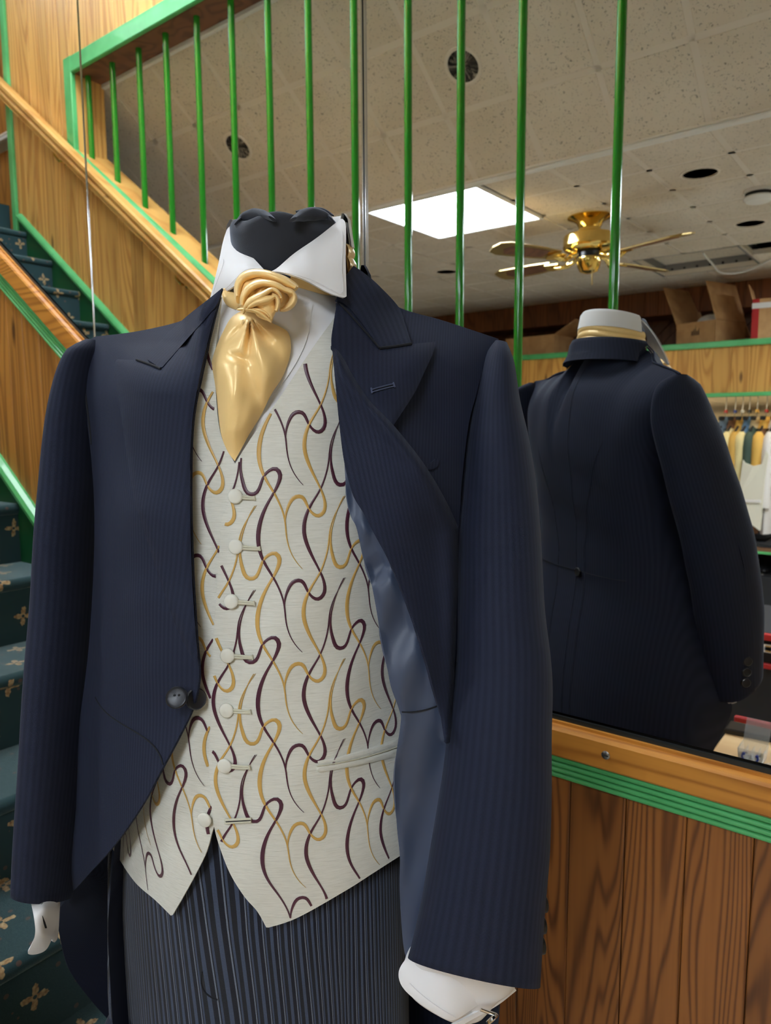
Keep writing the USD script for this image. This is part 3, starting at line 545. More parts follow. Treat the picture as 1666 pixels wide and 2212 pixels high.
def carton(px, py, yv, w, d, h, rot, label, flaps, mark='cardboard'):
    p = V(px, py, yv); o = np.array([p[0], -yv, .537]); c_, s_ = math.cos(rot), math.sin(rot); U = np.array([c_, s_, 0]); B = np.array([-s_, c_, 0]); Zz = np.array([0, 0, 1.])
    t = thing('cardboard_box', label, 'box', o); th = .006
    def side(a, b, nrm): # wall from a to b along the base
        a, b = np.array(a), np.array(b); L = np.linalg.norm(b-a); u = (b-a)/L
        return prism([(0, 0), (L, 0), (L, h), (0, h)], o+U*a[0]+B*a[1], U*u[0]+B*u[1], Zz, U*nrm[0]+B*nrm[1], th)
    cs = [(-w/2, -d/2), (w/2, -d/2), (w/2, d/2), (-w/2, d/2)]; ns = [(0, 1), (-1, 0), (0, -1), (1, 0)]
    for k in range(4): obj('wall', side(cs[k], cs[(k+1) % 4], ns[k]), 'cardboard', t)
    obj('bottom', join((o+np.array([U*a+B*b for a, b in cs]+[U*a+B*b+Zz*th for a, b in cs]), np.array([[0, 2, 1], [0, 3, 2], [4, 5, 6], [4, 6, 7]]))), 'cardboard', t)
    for k, ang, ln in flaps:
        a, b = np.array(cs[k]), np.array(cs[(k+1) % 4]); L = np.linalg.norm(b-a); u = (b-a)/L; out = -np.array(ns[k])
        dirv = (U*out[0]+B*out[1])*math.cos(ang)+Zz*math.sin(ang); uu = U*u[0]+B*u[1]
        obj('flap', prism([(0, 0), (L, 0), (L, ln), (0, ln)], o+U*a[0]+B*a[1]+Zz*h, uu, dirv, np.cross(uu, dirv), .004), 'cardboard', t)
    return t, o, U, B
tb, o, U, B = carton(1534, 740, 4.50, .30, .34, .16, .35, 'open cardboard box with raised flaps and dark printing on the high ledge', [(3, 1.15, .30), (1, 1.9, .28), (0, -.9, .12)])
for k in range(5): obj('printed_mark', prism([(-.03+.013*k, .04), (-.022+.013*k, .04), (-.022+.013*k, .04+.03+.02*(k % 3)), (-.03+.013*k, .07)], o-B*(-.17)+np.array([0, 0, .03]), U, Z, -B if False else B, .0006), 'black_matt', tb)
obj('tissue', trimesh.creation.icosphere(2, .09).apply_transform(np.array([[1, 0, 0, o[0]], [0, .8, 0, o[1]], [0, 0, .6, o[2]+.17], [0, 0, 0, 1]])), 'white_plastic', tb, smooth=60, label='crumpled white tissue in the box')
tb, o, U, B = carton(1690, 735, 4.42, .34, .30, .26, -.1, 'cardboard carton with red and white tape at the right edge of the ledge', [(3, 1.3, .1), (0, -1.2, .06)])
obj('tape', prism([(-.17, 0), (-.13, 0), (-.13, .26), (-.17, .26)], o+B*.15, U, Z, B, .001), 'red_edge', tb); obj('tape', prism([(-.172, .2), (.16, .2), (.16, .235), (-.172, .235)], o+B*.15, U, Z, B, .0012), 'white_plastic', tb)
carton(1165, 768, 4.5, .45, .3, .16, .1, 'flattened tan carton on the ledge behind the green bars', [(1, .5, .2)])
# rail of clothes under the pelmet
ra = thing('clothes_rail', 'chrome clothes rail under the plank pelmet', 'clothes rail', (-1, -4.55, .1)); obj('tube', tube([(-4.4, -4.55, .215), (1.2, -4.55, .215)], .013, 12), 'chrome', ra, smooth=50)
for x in (-3.0, -1.6, .5): obj('bracket', tube([(x, -4.55, .215), (x, -4.55, .515)], .008, 8), 'chrome', ra, smooth=50)
def garment(x, label, body, sleeve, zlen, slen, collar, tagm, tilt=0., vest=False):
    t = thing('hanging_jacket' if not vest else 'hanging_waistcoat', label, 'jacket' if not vest else 'waistcoat', (x, -4.55, .12-.09)); zt = .02; y0 = -4.55
    obj('hanger_hook', tube(spline([(x, y0, zt), (x, y0, zt+.10), (x, y0+.003, zt+.17), (x, y0+.016, zt+.195), (x, y0, zt+.21), (x, y0-.016, zt+.195)], 18), .0025, 6), 'steel', t)
    obj('clip', box(x-.010, x+.010, y0-.16, y0+.16, zt+.006, zt+.034, .004), 'black_matt', t); obj('hanger', tube([(x, y0+.19, zt-.07), (x, y0+.02, zt), (x, y0-.02, zt), (x, y0-.19, zt-.07)], .008, 8), 'black_matt', t, smooth=40); obj('size_tag', lathe([(.011, 0), (.012, .004), (.012, .018), (.009, .022)], (x, y0, zt+.056), 12), tagm, t, smooth=40)
    th = np.linspace(0, 2*math.pi, 28, endpoint=False); rings = []
    for s in np.linspace(0, 1, 14):
        zz = zt-.01-s*zlen; hw = .05+.17*min(1, s*zlen/.09)**.6+.015*s; hx = .018+.02*min(1, s*8)+.008*s; ph = x*37
        wob = 1+.12*np.sin(3*th+ph+s*3)*s
        rings.append(np.column_stack([x+tilt*s*zlen+hx*np.cos(th)*wob, y0+hw*np.sin(th), np.full(28, zz+.0)-(.02*np.cos(2*th) if vest and s > .9 else 0)]))
    obj('body', loft(rings[::-1]), body, t, smooth=60)
    obj('collar', loft([np.column_stack([x+(.028+.014*k)*np.cos(th), y0+(.06+.045*k)*np.sin(th), np.full(28, zt+.03-.05*k)]) for k in (1.6, .8, 0)]), collar, t, smooth=50)
    if not vest:
        for sg in (1, -1):
            rows = []
            for s in np.linspace(0, 1, 12):
                rr = (.045-.008*s)*min(1, .35+s*6); rows.append(np.column_stack([x+tilt*s*slen+rr*.92*np.cos(th[::2]), y0+sg*(.205+.03*min(1, s*4))+rr*1.1*np.sin(th[::2]), np.full(14, zt-.07-s*slen)]))
            obj('sleeve', loft(rows[::-1]), sleeve, t, smooth=60)
    return t
gx = lambda px: V(px, 860, 4.55)[0]
for px, lab, b_, s_, zl, sl, co, tg, vs in (
    (1570, 'slate blue jacket at the left end of the visible clothes rail', 'cloth_slate', 'cloth_slate', .62, .45, 'cloth_slate', 'red_edge', 0),
    (1590, 'cream sleeved jacket with a brown collar on the clothes rail', 'cloth_cream', 'cloth_cream', .66, .42, 'cloth_brown', 'blue_plastic', 0),
    (1606, 'mustard jacket between two cream jackets on the clothes rail', 'cloth_mustard', 'cloth_mustard', .64, .42, 'cloth_mustard', 'white_plastic', 0),
    (1621, 'long pale blue jacket with cream half sleeve on the clothes rail', 'cloth_blue', 'cloth_cream', .68, .33, 'cloth_blue', 'black_matt', 0),
    (1638, 'bottle green jacket with a sand collar on the clothes rail', 'cloth_bottle', 'cloth_bottle', .5, .36, 'cloth_sand', 'cloth_gold', 0),
    (1658, 'brown jacket with golden yellow sleeves at the right edge', 'cloth_brown', 'cloth_gold', .74, .36, 'cloth_gold', 'red_edge', 0),
    (1680, 'white jacket just beyond the brown one at the picture edge', 'cloth_white', 'cloth_white', .74, .5, 'cloth_white', 'white_plastic', 0)):
    garment(gx(px), lab, b_, s_, zl, sl, co, tg)
sl_ = thing('strip_light', 'warm strip light under the plank pelmet above the hanging clothes', 'strip light', (-1, -4.32, .17)); obj('tube', tube([(-3.0, -4.32, .27), (1.0, -4.32, .27)], .012, 12), 'strip_glow', sl_, smooth=50); obj('batten', box(-3.05, 1.05, -4.34, -4.30, .285, .30), 'white_plastic', sl_)
wv = thing('hanging_waistcoat', 'ivory waistcoat with a scooped neck hung low in front of the jackets', 'waistcoat', (gx(1630), -4.28, -.3)); xw = V(1627, 1050, 4.28)[0]
pl = [(-.075, -.60), (.06, -.70), (.072, -.35), (.085, -.20), (.07, -.17), (.05, -.26), (.0, -.275), (-.05, -.255), (-.065, -.235), (-.07, -.3), (-.085, -.5)]
mm = trimesh.creation.extrude_polygon(Polygon(pl), .05, engine='earcut'); vv = mm.vertices
obj('front', (np.column_stack([xw+vv[:, 0], -4.30+vv[:, 2]*(1-2.5*abs(vv[:, 0])), vv[:, 1]]), mm.faces[:, ::-1]), 'cloth_ivory', wv)
obj('pocket_welt', box(xw-.078, xw+.06, -4.252, -4.244, -.515, -.495, .003), 'cloth_white', wv)
for k, (px, c_) in enumerate(((1628, 'cloth_navy'), (1650, 'cloth_charcoal'))):
    tt = thing('folded_garment', ['navy folded garment on the shelf below the hanging waistcoat', 'charcoal folded garment on the shelf beside the navy one'][k], 'garment', (V(px, 1150, 4.5)[0], -4.45, -.78)); xx = V(px, 1150, 4.5)[0]; obj('cloth', box(xx-.06, xx+.06, -4.6, -4.35, -.785, -.70, .03), c_, tt, smooth=50)
sh = thing('display_shelf', 'dark shelf with a green front edge below the clothes rail', 'shelf', (-1, -4.5, FL)); obj('board', box(-4.4, 1.2, -4.9, -4.22, -.80, -.785), 'black_matt', sh); obj('front_edge', box(-4.4, 1.2, -4.225, -4.205, -.845, -.83, .003), 'green_gloss', sh); obj('fascia', box(-4.4, 1.2, -4.24, -4.225, -.83, -.785), 'wood_brown', sh)
obj('back_panel', box(-4.4, 1.2, -4.95, -4.9, FL, -.80), 'black_matt', sh); obj('plinth', box(-4.4, 1.2, -4.9, -4.24, FL, -1.0), 'black_matt', sh)
for k, px in enumerate((1634, 1646, 1658)):
    xx = V(px, 1222, 4.4)[0]; tt = thing('shoe', ['black shoe nearest the sleeve on the low shelf', 'black and white shoe in the middle of the low shelf', 'black shoe at the right end of the low shelf'][k], 'shoe', (xx, -4.4, -1.0))
    s_ = trimesh.creation.icosphere(2, 1.); v_ = s_.vertices*[.035, .11, .04]; v_[:, 2] = np.maximum(v_[:, 2]*np.where(v_[:, 1] > 0, .8, 1.4), -.03); obj('upper', (v_+[xx, -4.4, -.97], s_.faces), 'black_gloss', tt, smooth=60)
    obj('sole', box(xx-.034, xx+.034, -4.5, -4.295, -1.0, -.992, .003), 'white_plastic' if k == 1 else 'black_matt', tt)
# red-edged black display units and the pale counter close by
du = thing('display_unit', 'black display unit with red edging and a price strip behind the reflected sleeve', 'display unit', (-.3, -2.1, FL))
obj('carcass', box(-.85, .5, -2.5, -2.02, FL, -.79, .004), 'black_matt', du); obj('red_edging', box(-.85, .5, -2.02, -2.0, -.815, -.79, .003), 'red_edge', du); obj('red_edging', box(-.85, .5, -2.02, -2.0, -.925, -.905, .003), 'red_edge', du); obj('price_strip', box(-.84, .5, -2.006, -2.0, -.86, -.83), 'white_plastic', du)
for x in (-.497, -.42, -.2): obj('label', box(x, x+.02, -2.001, -1.998, -.857, -.833), 'brass_dull', du)
obj('label', box(-.5, -.44, -2.0005, -1.998, -.852, -.838), 'cloth_slate', du)
ct = thing('counter', 'pale wooden counter with a red edge reflected at the foot of the mirror', 'counter', (-.1, -.78, FL))
obj('top', box(-.37, .4, -.875, -.46, -.742, -.72, .004), 'wood_counter', ct); obj('red_edging', box(-.37, .4, -.887, -.875, -.742, -.708, .003), 'red_edge', ct)
for x in (-.34, .37):
    for y in (-.49, -.85): obj('leg', box(x-.02, x+.02, y-.02, y+.02, FL, -.742, .003), 'wood_counter', ct)
# ---------------------------------------------------------------- small things on the counter
def open_tray(name, label, cat, x0, x1, y0, y1, z0, h, m, parent=None, flare=.006):
    r = lambda e, zz: np.array([(x0-e, y0-e, zz), (x1+e, y0-e, zz), (x1+e, y1+e, zz), (x0-e, y1+e, zz)])
    return join(loft([r(0, z0), r(flare, z0+h), r(flare-.002, z0+h), r(-.002, z0+.002)], False), box(x0, x1, y0, y1, z0, z0+.002))
def bracket_handle(): pass
bx = thing('storage_box', 'clear plastic storage box with a blue carrying handle on the pale counter', 'storage box', (-.289, -.675, -.72))
obj('tray', open_tray('', '', '', -.312, -.266, -.70, -.652, -.7195, .028, 'clear_plastic', None, .003), 'clear_plastic', bx)
obj('lid', prism([(-.025, 0), (.025, 0), (.025, .05), (-.025, .05)], (-.289, -.702, -.691), X, np.array([0, -.55, .83]), np.array([0, .83, .55]), .002, .0006), 'clear_plastic', bx)
hs = lambda x: lathe([(0, 0), (.003, 0), (.003, .004), (0, .005)], (x, -.650, -.700), 12, (0, 1, 0))
obj('handle', join(tube(spline([(-.302, -.646, -.700), (-.304, -.644, -.707), (-.299, -.643, -.7115), (-.289, -.6425, -.7125), (-.279, -.643, -.7115), (-.274, -.644, -.707), (-.276, -.646, -.700)], 24), .0019, 8), hs(-.302), hs(-.276)), 'blue_plastic', bx, smooth=40, label='blue carrying handle')
for k in range(3): obj('divider', box(-.303+.0125*k, -.3018+.0125*k, -.697, -.655, -.717, -.698), 'clear_plastic', bx)
for k, (a, b) in enumerate(((-.306, -.675), (-.294, -.67), (-.277, -.68))):
    s_ = thing('small_fitting', ['dark metal fitting at the left inside the clear box', 'pale fitting in the middle of the clear box', 'grey steel fitting at the right inside the clear box'][k], 'fitting', (a, b, -.717)); obj('bar', tube([(a-.004, b, -.713), (a+.005, b+.004, -.706)], .0024, 8), ['black_gloss', 'white_plastic', 'steel'][k], s_)
ob = thing('plastic_bowl', 'shallow clear plastic lid lying on the counter beside the blue handled box', 'plastic lid', (-.22, -.60, -.72)); th_ = np.linspace(0, 2*math.pi, 40, endpoint=False)
obj('dish', lathe([(.05, 0), (.062, .014), (.064, .014), (.052, -.0), (.05, 0)], (-.205, -.60, -.7195), 40), 'clear_plastic', ob, smooth=40)
hd = thing('hand_mirror', 'black handled object lying on the counter behind the storage box', 'tool', (-.30, -.80, -.72)); obj('body', join(prism([(0, 0), (.10, .0), (.10, .05), (0, .06)], (-.40+.03, -.84, -.719), X, Y, Z, .012, .003), tube([(-.275, -.815, -.712), (-.235, -.74, -.712)], .009, 10)), 'black_gloss', hd, smooth=40)
# ================================================================ the dressed mannequin
def pch(zs, vs): 
    o_ = np.argsort(zs); return PchipInterpolator(np.array(zs)[o_], np.array(vs)[o_], extrapolate=True)
_bf = pch([.25, .15, .10, .04, -.04, -.1, -.2, -.3, -.4, -.5, -.6, -.8], [.07, .088, .106, .122, .130, .137, .148, .152, .15, .142, .132, .12])
_a = pch([.25, .15, .10, 0, -.1, -.2, -.3, -.4, -.6, -.8], [.06, .09, .17, .172, .166, .160, .170, .190, .205, .205])
FM, L0 = .03, -.008
def Hs(l, z):
    z = np.clip(z, -.9, .3); h = _bf(z)-(_bf(z)-FM)*(np.abs(l-L0)/_a(z))**2.4; x = np.abs(l)
    zs_ = .150-.30*np.maximum(x-.06, 0); t = np.clip((z-(zs_-.085))/.085, 0, 1.3); wl = np.clip((x-.045)/.045, 0, 1); wl = wl*wl*(3-2*wl)
    return h-wl*t*t*.95*np.maximum(h-.0, .02)
def hit(px, py, off=0.):
    """where the view ray meets the body surface plus off"""
    d = ray(px, py); lo = np.full(d.shape[:-1], .35); hi = np.full(d.shape[:-1], 1.25)
    for _ in range(42):
        m = (lo+hi)/2; q = loc(C+d*m[..., None]); g = q[..., 1]-np.maximum(Hs(q[..., 0], q[..., 2]), -.15)-off
        lo = np.where(g > 0, m, lo); hi = np.where(g > 0, hi, m)
    return C+d*((lo+hi)/2)[..., None]
def fmap(ctrl, minoff=None, smooth=0.):
    c = np.array(ctrl, float); r = RBFInterpolator(c[:, :2]/500., c[:, 2], kernel='thin_plate_spline', smoothing=smooth)
    def m(px, py):
        px, py = np.asarray(px, float), np.asarray(py, float); f = r(np.column_stack([px.ravel(), py.ravel()])/500.).reshape(px.shape); p = onF(px, py, f)
        if minoff is not None:
            h = hit(px, py, minoff); dp, dh = (p-C)@fwd, (h-C)@fwd; k = .008
            w = np.clip(.5+.5*(dp-dh)/k, 0, 1); t_ = dp*(1-w)+dh*w-k*w*(1-w); g_ = np.maximum(np.clip((py-740)/110., 0, 1), np.clip((188-np.abs(px-590))/30., 0, 1)); t_ = dp*(1-g_)+t_*g_; p = C+(p-C)*(t_/dp)[..., None]
        return p
    return m
def onbody(off): return lambda px, py: hit(px, py, off)
def smoothpoly(pts, n=6, closed=True):
    """Catmull-Rom through the points; a point given as (x, y, 1) stays a corner"""
    P = [np.array(p[:2], float) for p in pts]; c = [len(p) > 2 for p in pts]; N = len(P); out = []
    for i in range(N):
        p0, p1, p2, p3 = P[(i-1) % N], P[i], P[(i+1) % N], P[(i+2) % N]
        if c[i]: p0 = p1
        if c[(i+1) % N]: p3 = p2
        for t in np.arange(n)/n: out.append(.5*((2*p1)+(p2-p0)*t+(2*p0-5*p1+4*p2-p3)*t*t+(3*p1-p0-3*p2+p3)*t**3))
    return np.array(out)
def uvl(p, ang=0.):
    q = loc(p); u = q[..., 0]*(1+1.5*np.abs(q[..., 0])**2/.17**2*.4); v = q[..., 2]; c, s = math.cos(ang), math.sin(ang)
    return np.stack([c*u-s*v, s*u+c*v], -1)
def patch(poly, mp, step=9., thick=.0022, ang=0., bump=None, smooth=True):
    """A piece of cloth: pixel outline carried to its place in space by mp, with thickness; returns v, f, uv"""
    poly = smoothpoly(poly) if smooth else np.array([p[:2] for p in poly], float)
    P = Polygon(poly)
    if not P.is_valid: P = P.buffer(0); P = max(getattr(P, 'geoms', [P]), key=lambda g: g.area)
    n = max(12, int(P.exterior.length/step)); b = np.array([P.exterior.interpolate(k/n, normalized=True).coords[0] for k in range(n)])
    b = np.vstack([b]); x0, y0, x1, y1 = P.bounds
    gx_, gy_ = np.meshgrid(np.arange(x0, x1, step), np.arange(y0, y1, step*.87)); gx_ = gx_+(np.arange(gx_.shape[0]) % 2)[:, None]*step/2
    g = np.column_stack([gx_.ravel(), gy_.ravel()]); Q = P.buffer(-step*.55)
    g = g[shapely.contains_xy(Q, g[:, 0], g[:, 1])] if not Q.is_empty else g[:0]
    a = np.vstack([b, g]); T = Delaunay(a).simplices; ct = a[T].mean(1); T = T[shapely.contains_xy(P.buffer(.05), ct[:, 0], ct[:, 1])]
    e = a[T]; ar = (e[:, 1, 0]-e[:, 0, 0])*(e[:, 2, 1]-e[:, 0, 1])-(e[:, 1, 1]-e[:, 0, 1])*(e[:, 2, 0]-e[:, 0, 0])
    T = T[np.abs(ar) > 1e-6]; ar = ar[np.abs(ar) > 1e-6]; T = np.where((ar > 0)[:, None], T[:, ::-1], T)
    p = mp(a[:, 0], a[:, 1])
    if bump is not None:
        dd = shapely.distance(P.exterior, shapely.points(a)); h = bump(a[:, 0], a[:, 1], dd); r_ = (p-C); p = p-r_/np.linalg.norm(r_, axis=1)[:, None]*np.asarray(h)[:, None]
    fn = np.cross(p[T[:, 1]]-p[T[:, 0]], p[T[:, 2]]-p[T[:, 0]]); nv = np.zeros_like(p)
    for k in range(3): np.add.at(nv, T[:, k], fn)
    nv /= np.maximum(np.linalg.norm(nv, axis=1), 1e-12)[:, None]
    if np.mean(np.sum(nv*(C-p), 1)) < 0: T = T[:, ::-1]; nv = -nv
    bk = p-nv*thick; N = len(p); nb = len(b); uv = uvl(p, ang)
    ring = np.arange(nb); r2 = (ring+1) % nb; V_ = np.vstack([p, bk, p[:nb], bk[:nb]])
    o1, o2 = 2*N, 2*N+nb; rim = np.vstack([np.stack([o1+ring, o1+r2, o2+r2], 1), np.stack([o1+ring, o2+r2, o2+ring], 1)])
    cen = p[:nb].mean(0); q = rim[0]; 
    nrm = np.cross(V_[rim[:, 1]]-V_[rim[:, 0]], V_[rim[:, 2]]-V_[rim[:, 0]]); 
    if np.mean(np.sum(nrm*(V_[rim[:, 0]]-cen), 1)) < 0: rim = rim[:, ::-1]
    return V_, np.vstack([T, T[:, ::-1]+N, rim]), np.vstack([uv, uv, uv[:nb], uv[:nb]])
def pathtube(pts, mp, r, lift=0., n=40, k=8):
    s_ = spline(np.array(pts, float), n); p = mp(s_[:, 0], s_[:, 1]); d = p-C; p = p-d/np.linalg.norm(d, axis=1)[:, None]*lift
    return tube(p, r, k)
def band(pts, wd, h, mp, n=48, k=16, lift=0.):
    """a soft folded band along a pixel path: width wd px, height h metres"""
    s_ = spline(np.array(pts, float), n); wv_ = np.interp(np.linspace(0, 1, n), np.linspace(0, 1, len(wd)), wd); p = mp(s_[:, 0], s_[:, 1]); d = np.linalg.norm(p-C, axis=1); vd = (C-p)/d[:, None]
    t = np.gradient(p, axis=0); t /= np.linalg.norm(t, axis=1)[:, None]; sd = np.cross(t, vd); sd /= np.linalg.norm(sd, axis=1)[:, None]; up_ = np.cross(sd, t)
    th = np.linspace(0, 2*math.pi, k, endpoint=False); hw = (wv_/2*d/F)[:, None, None]; hh = np.broadcast_to(h, n)[:, None, None]
    prof = np.sin(th); rings = p[:, None]+vd[:, None]*lift+sd[:, None]*np.cos(th)[None, :, None]*hw+up_[:, None]*(np.where(prof > 0, prof, .45*prof))[None, :, None]*hh
    m = loft(rings); tm = trimesh.Trimesh(m[0], m[1], process=False); 
    return (m[0], m[1][:, ::-1]) if tm.volume < 0 else m
# stand
mq = thing('mannequin', 'black jersey covered tailor form whose neck shows above the white collar', 'mannequin', (*(O+.03*Fv)[:2], FL))
NC = np.array([.010, .034])                              # neck axis (l, f)
def nring(r1, r2, z, n=48, dl=0., df=0., z2=None):
    th = np.linspace(0, 2*math.pi, n, endpoint=False); return wor(NC[0]+dl+r1*np.cos(th), NC[1]+df+r2*np.sin(th), np.full(n, z) if z2 is None else z+z2*np.sin(th))
th48 = np.linspace(0, 2*math.pi, 48, endpoint=False)
rings = [nring(.075, .075, .02), nring(.062, .064, .08), nring(.054, .060, .12), nring(.0525, .058, .17)]
for z_, k_ in ((.186, 1.0), (.193, .985), (.198, .95), (.200, .9), (.198, .8), (.193, .62), (.190, .3)):
    w_ = 1+.02*np.sin(7*th48+1)*(k_ < .99); rings.append(wor(NC[0]+.054*k_*w_*np.cos(th48), NC[1]+.058*k_*w_*np.sin(th48), z_+.003*np.sin(5*th48+.6)*(k_ > .7)-.004*np.sin(th48)))
obj('neck', loft(rings), 'jersey', mq, smooth=50)
def fold(pts, w, h, lift=0.): return band(pts, w, h, fmap([(498, 470, .05), (730, 470, .045), (612, 465, .085), (612, 450, .06), (560, 455, .065), (680, 455, .06)]), lift=lift)
obj('gathered_fold', fold([(510, 482), (524, 471), (548, 465), (575, 467), (592, 475)], [3, 18, 26, 20, 6], .006), 'jersey', mq, smooth=50)
obj('gathered_fold', fold([(630, 476), (650, 467), (688, 463), (708, 468), (719, 477)], [6, 22, 26, 18, 4], .006), 'jersey', mq, smooth=50)
obj('gathered_fold', fold([(640, 457), (665, 456), (698, 457), (720, 466)], [4, 14, 14, 3], .004, -.004), 'jersey', mq, smooth=50)
th_ = np.linspace(0, 2*math.pi, 48, endpoint=False)
obj('torso', loft([wor(a_*np.sign(np.cos(th_))*np.abs(np.cos(th_))**.85, .045+(d_)*np.sign(np.sin(th_))*np.abs(np.sin(th_))**.85, np.full(48, z_)) for z_, a_, d_ in ((-.62, .09, .04), (-.5, .10, .045), (-.36, .115, .06), (-.3, .122, .07), (-.1, .135, .07), (.0, .14, .062), (.06, .10, .04), (.10, .055, .03))]), 'jersey', mq, smooth=60)
obj('pole', lathe([(.018, FL+.02), (.018, -.6)], (*(O+.04*Fv)[:2], 0), 20), 'chrome', mq, smooth=50); obj('foot', lathe([(0, FL), (.13, FL), (.13, FL+.008), (.03, FL+.02), (0, FL+.02)], (*(O+.04*Fv)[:2], 0), 40), 'black_gloss', mq, smooth=40)
# ---- trousers
tr = thing('trousers', 'grey and black striped morning trousers below the waistcoat', 'trousers', (*(O+.03*Fv)[:2], FL))
def trouser_ring(cl, cf, a_, b_, z_, u0, n=72, folds=()):
    th = np.linspace(0, 2*math.pi, n+1); l = a_*np.sign(np.cos(th))*np.abs(np.cos(th))**.8; f = b_*np.sign(np.sin(th))*np.abs(np.sin(th))**.8
    w = sum((A*np.exp(-((th-t0)/sg)**2) for t0, sg, A in folds), np.zeros(n+1)); l, f = l*(1+w), f*(1+w*1.4)
    l = l*(1-.25*np.clip(-np.sin(th)/.5, 0, 1)); fz = cf+f; hz = Hs(cl+l, np.full(n+1, z_))-.004; fz = np.where((f > 0) & (z_ > -.70), np.minimum(fz, np.maximum(hz, -.01)), fz)
    return wor(cl+l, fz, np.full(n+1, z_)), th*(a_+b_)/2+u0
def tube_uv(rows, flip=False):
    R = np.array([r[0] for r in rows]); n, k = R.shape[:2]; Uv = np.array([[(u, z_) for u, z_ in zip(r[1], loc(r[0])[:, 2])] for r in rows]).reshape(-1, 2)
    v, f = loft(R, False, False); return v, (f[:, ::-1] if flip else f), Uv
zs = np.linspace(-.31, -.84, 34); rows = []
for z_ in zs:
    s = (-.31-z_)/.35; rows.append(trouser_ring(-.041-.008*min(s, 1.), .045, .171+.012*min(s, 1.), .092+.006*s, z_, 0., 96, [(2.0, .10, .05*s), (2.35, .09, -.05*s), (1.12, .07, .035*s), (.80, .10, -.05*s), (1.57, .12, -.06*s*s)]))
obj('seat', tube_uv(rows), 'trouser_cloth', tr, smooth=True)
obj('fly_seam', pathtube([(437, 2100), (441, 2140), (470, 2160)], onbody(.006), .0008, .002, 12), 'suit_seam', tr)
for sg in (-1, 1):
    rows = []
    for z_ in np.linspace(-.78, FL+.01, 40):
        s = min(1, (-.78-z_)/.6); rows.append(trouser_ring(-.040+sg*(.086+.004*s), .045-.01*s, .088-.012*s, .088-.012*s, z_, .05*sg, 60, [(1.57, .08, .10*s), (1.95, .12, -.05), (1.2, .12, -.05)]))
    obj('leg', tube_uv(rows), 'trouser_cloth', tr, smooth=True)
# ---- shirt
si = thing('shirt', 'white wing spread collar shirt under the waistcoat with cuffs showing at the sleeves', 'shirt', (*O[:2], -.35))
obj('front', patch([(472, 648, 1), (500, 590, 1), (620, 590), (735, 600, 1), (752, 650, 1), (750, 760), (640, 930), (507, 1090, 1), (440, 900)], onbody(.002), 10, .002), 'shirt_cotton', si, smooth=True)
obj('placket', patch([(636, 655, 1), (676, 655, 1), (662, 735), (630, 800), (585, 860, 1), (570, 850, 1), (618, 740)], onbody(.0035), 8, .0015), 'shirt_cotton', si, smooth=True)
colm = fmap([(500, 485, .035), (497, 500, .04), (560, 570, .098), (585, 588, .112), (470, 560, .075), (455, 650, .088), (462, 648, .09), (500, 625, .112), (540, 592, .12),
             (590, 586, .112), (640, 550, .098), (690, 510, .075), (735, 474, .045), (746, 490, .055), (748, 560, .085), (749, 640, .105), (740, 640, .108), (680, 615, .118), (620, 590, .122)])
cb = lambda px, py, d: .0035*(1-np.exp(-d/14.))
cl_ = patch([(586, 586, 1), (600, 578), (636, 547), (684, 514), (727, 480), (737, 472), (746, 480), (748, 505), (747, 560), (749, 640, 1), (741, 642), (708, 631), (660, 605), (628, 593), (602, 587)], colm, 6, .0022, 0, cb)
obj('collar_leaf', cl_, 'shirt_cotton', si, smooth=True)
cr_ = patch([(574, 586, 1), (552, 562), (523, 533), (504, 511), (497, 490), (490, 497), (482, 521), (473, 564), (463, 608), (453, 648, 1), (458, 653), (490, 629), (516, 610), (533, 593), (550, 587)], colm, 6, .0022, 0, cb)
obj('collar_leaf', cr_, 'shirt_cotton', si, smooth=True)
obj('collar_stitching', pathtube([(615, 588), (660, 600), (710, 622), (739, 632), (740, 600), (740, 540), (740, 500)], colm, .00022, .0038, 60), 'stitch', si)
obj('collar_stitching', pathtube([(560, 582), (530, 584), (500, 612), (462, 640), (472, 600), (482, 560)], colm, .00022, .0038, 60), 'stitch', si)
# back of the collar, folded over; seen in the mirror
def arc_ring(r1, r2, zc, zs_, t0, t1, n=60):
    th = np.linspace(t0, t1, n); return wor(NC[0]+r1*np.cos(th), NC[1]+r2*np.sin(th), zc+zs_*np.sin(th))
t0, t1 = math.radians(188), math.radians(360+6)
rr_ = [arc_ring(.0600, .0635, .150, -.012, t0, t1), arc_ring(.0580, .0615, .204, -.014, t0, t1), arc_ring(.0590, .0625, .2085, -.014, t0, t1), arc_ring(.0612, .0650, .2085, -.014, t0, t1), arc_ring(.0650, .0690, .203, -.014, t0, t1), arc_ring(.0690, .0740, .176, -.014, t0, t1), arc_ring(.0672, .0722, .176, -.014, t0, t1), arc_ring(.0630, .0670, .200, -.014, t0, t1)]
obj('collar_back', loft(rr_[::-1], False, False), 'shirt_cotton', si, smooth=40)
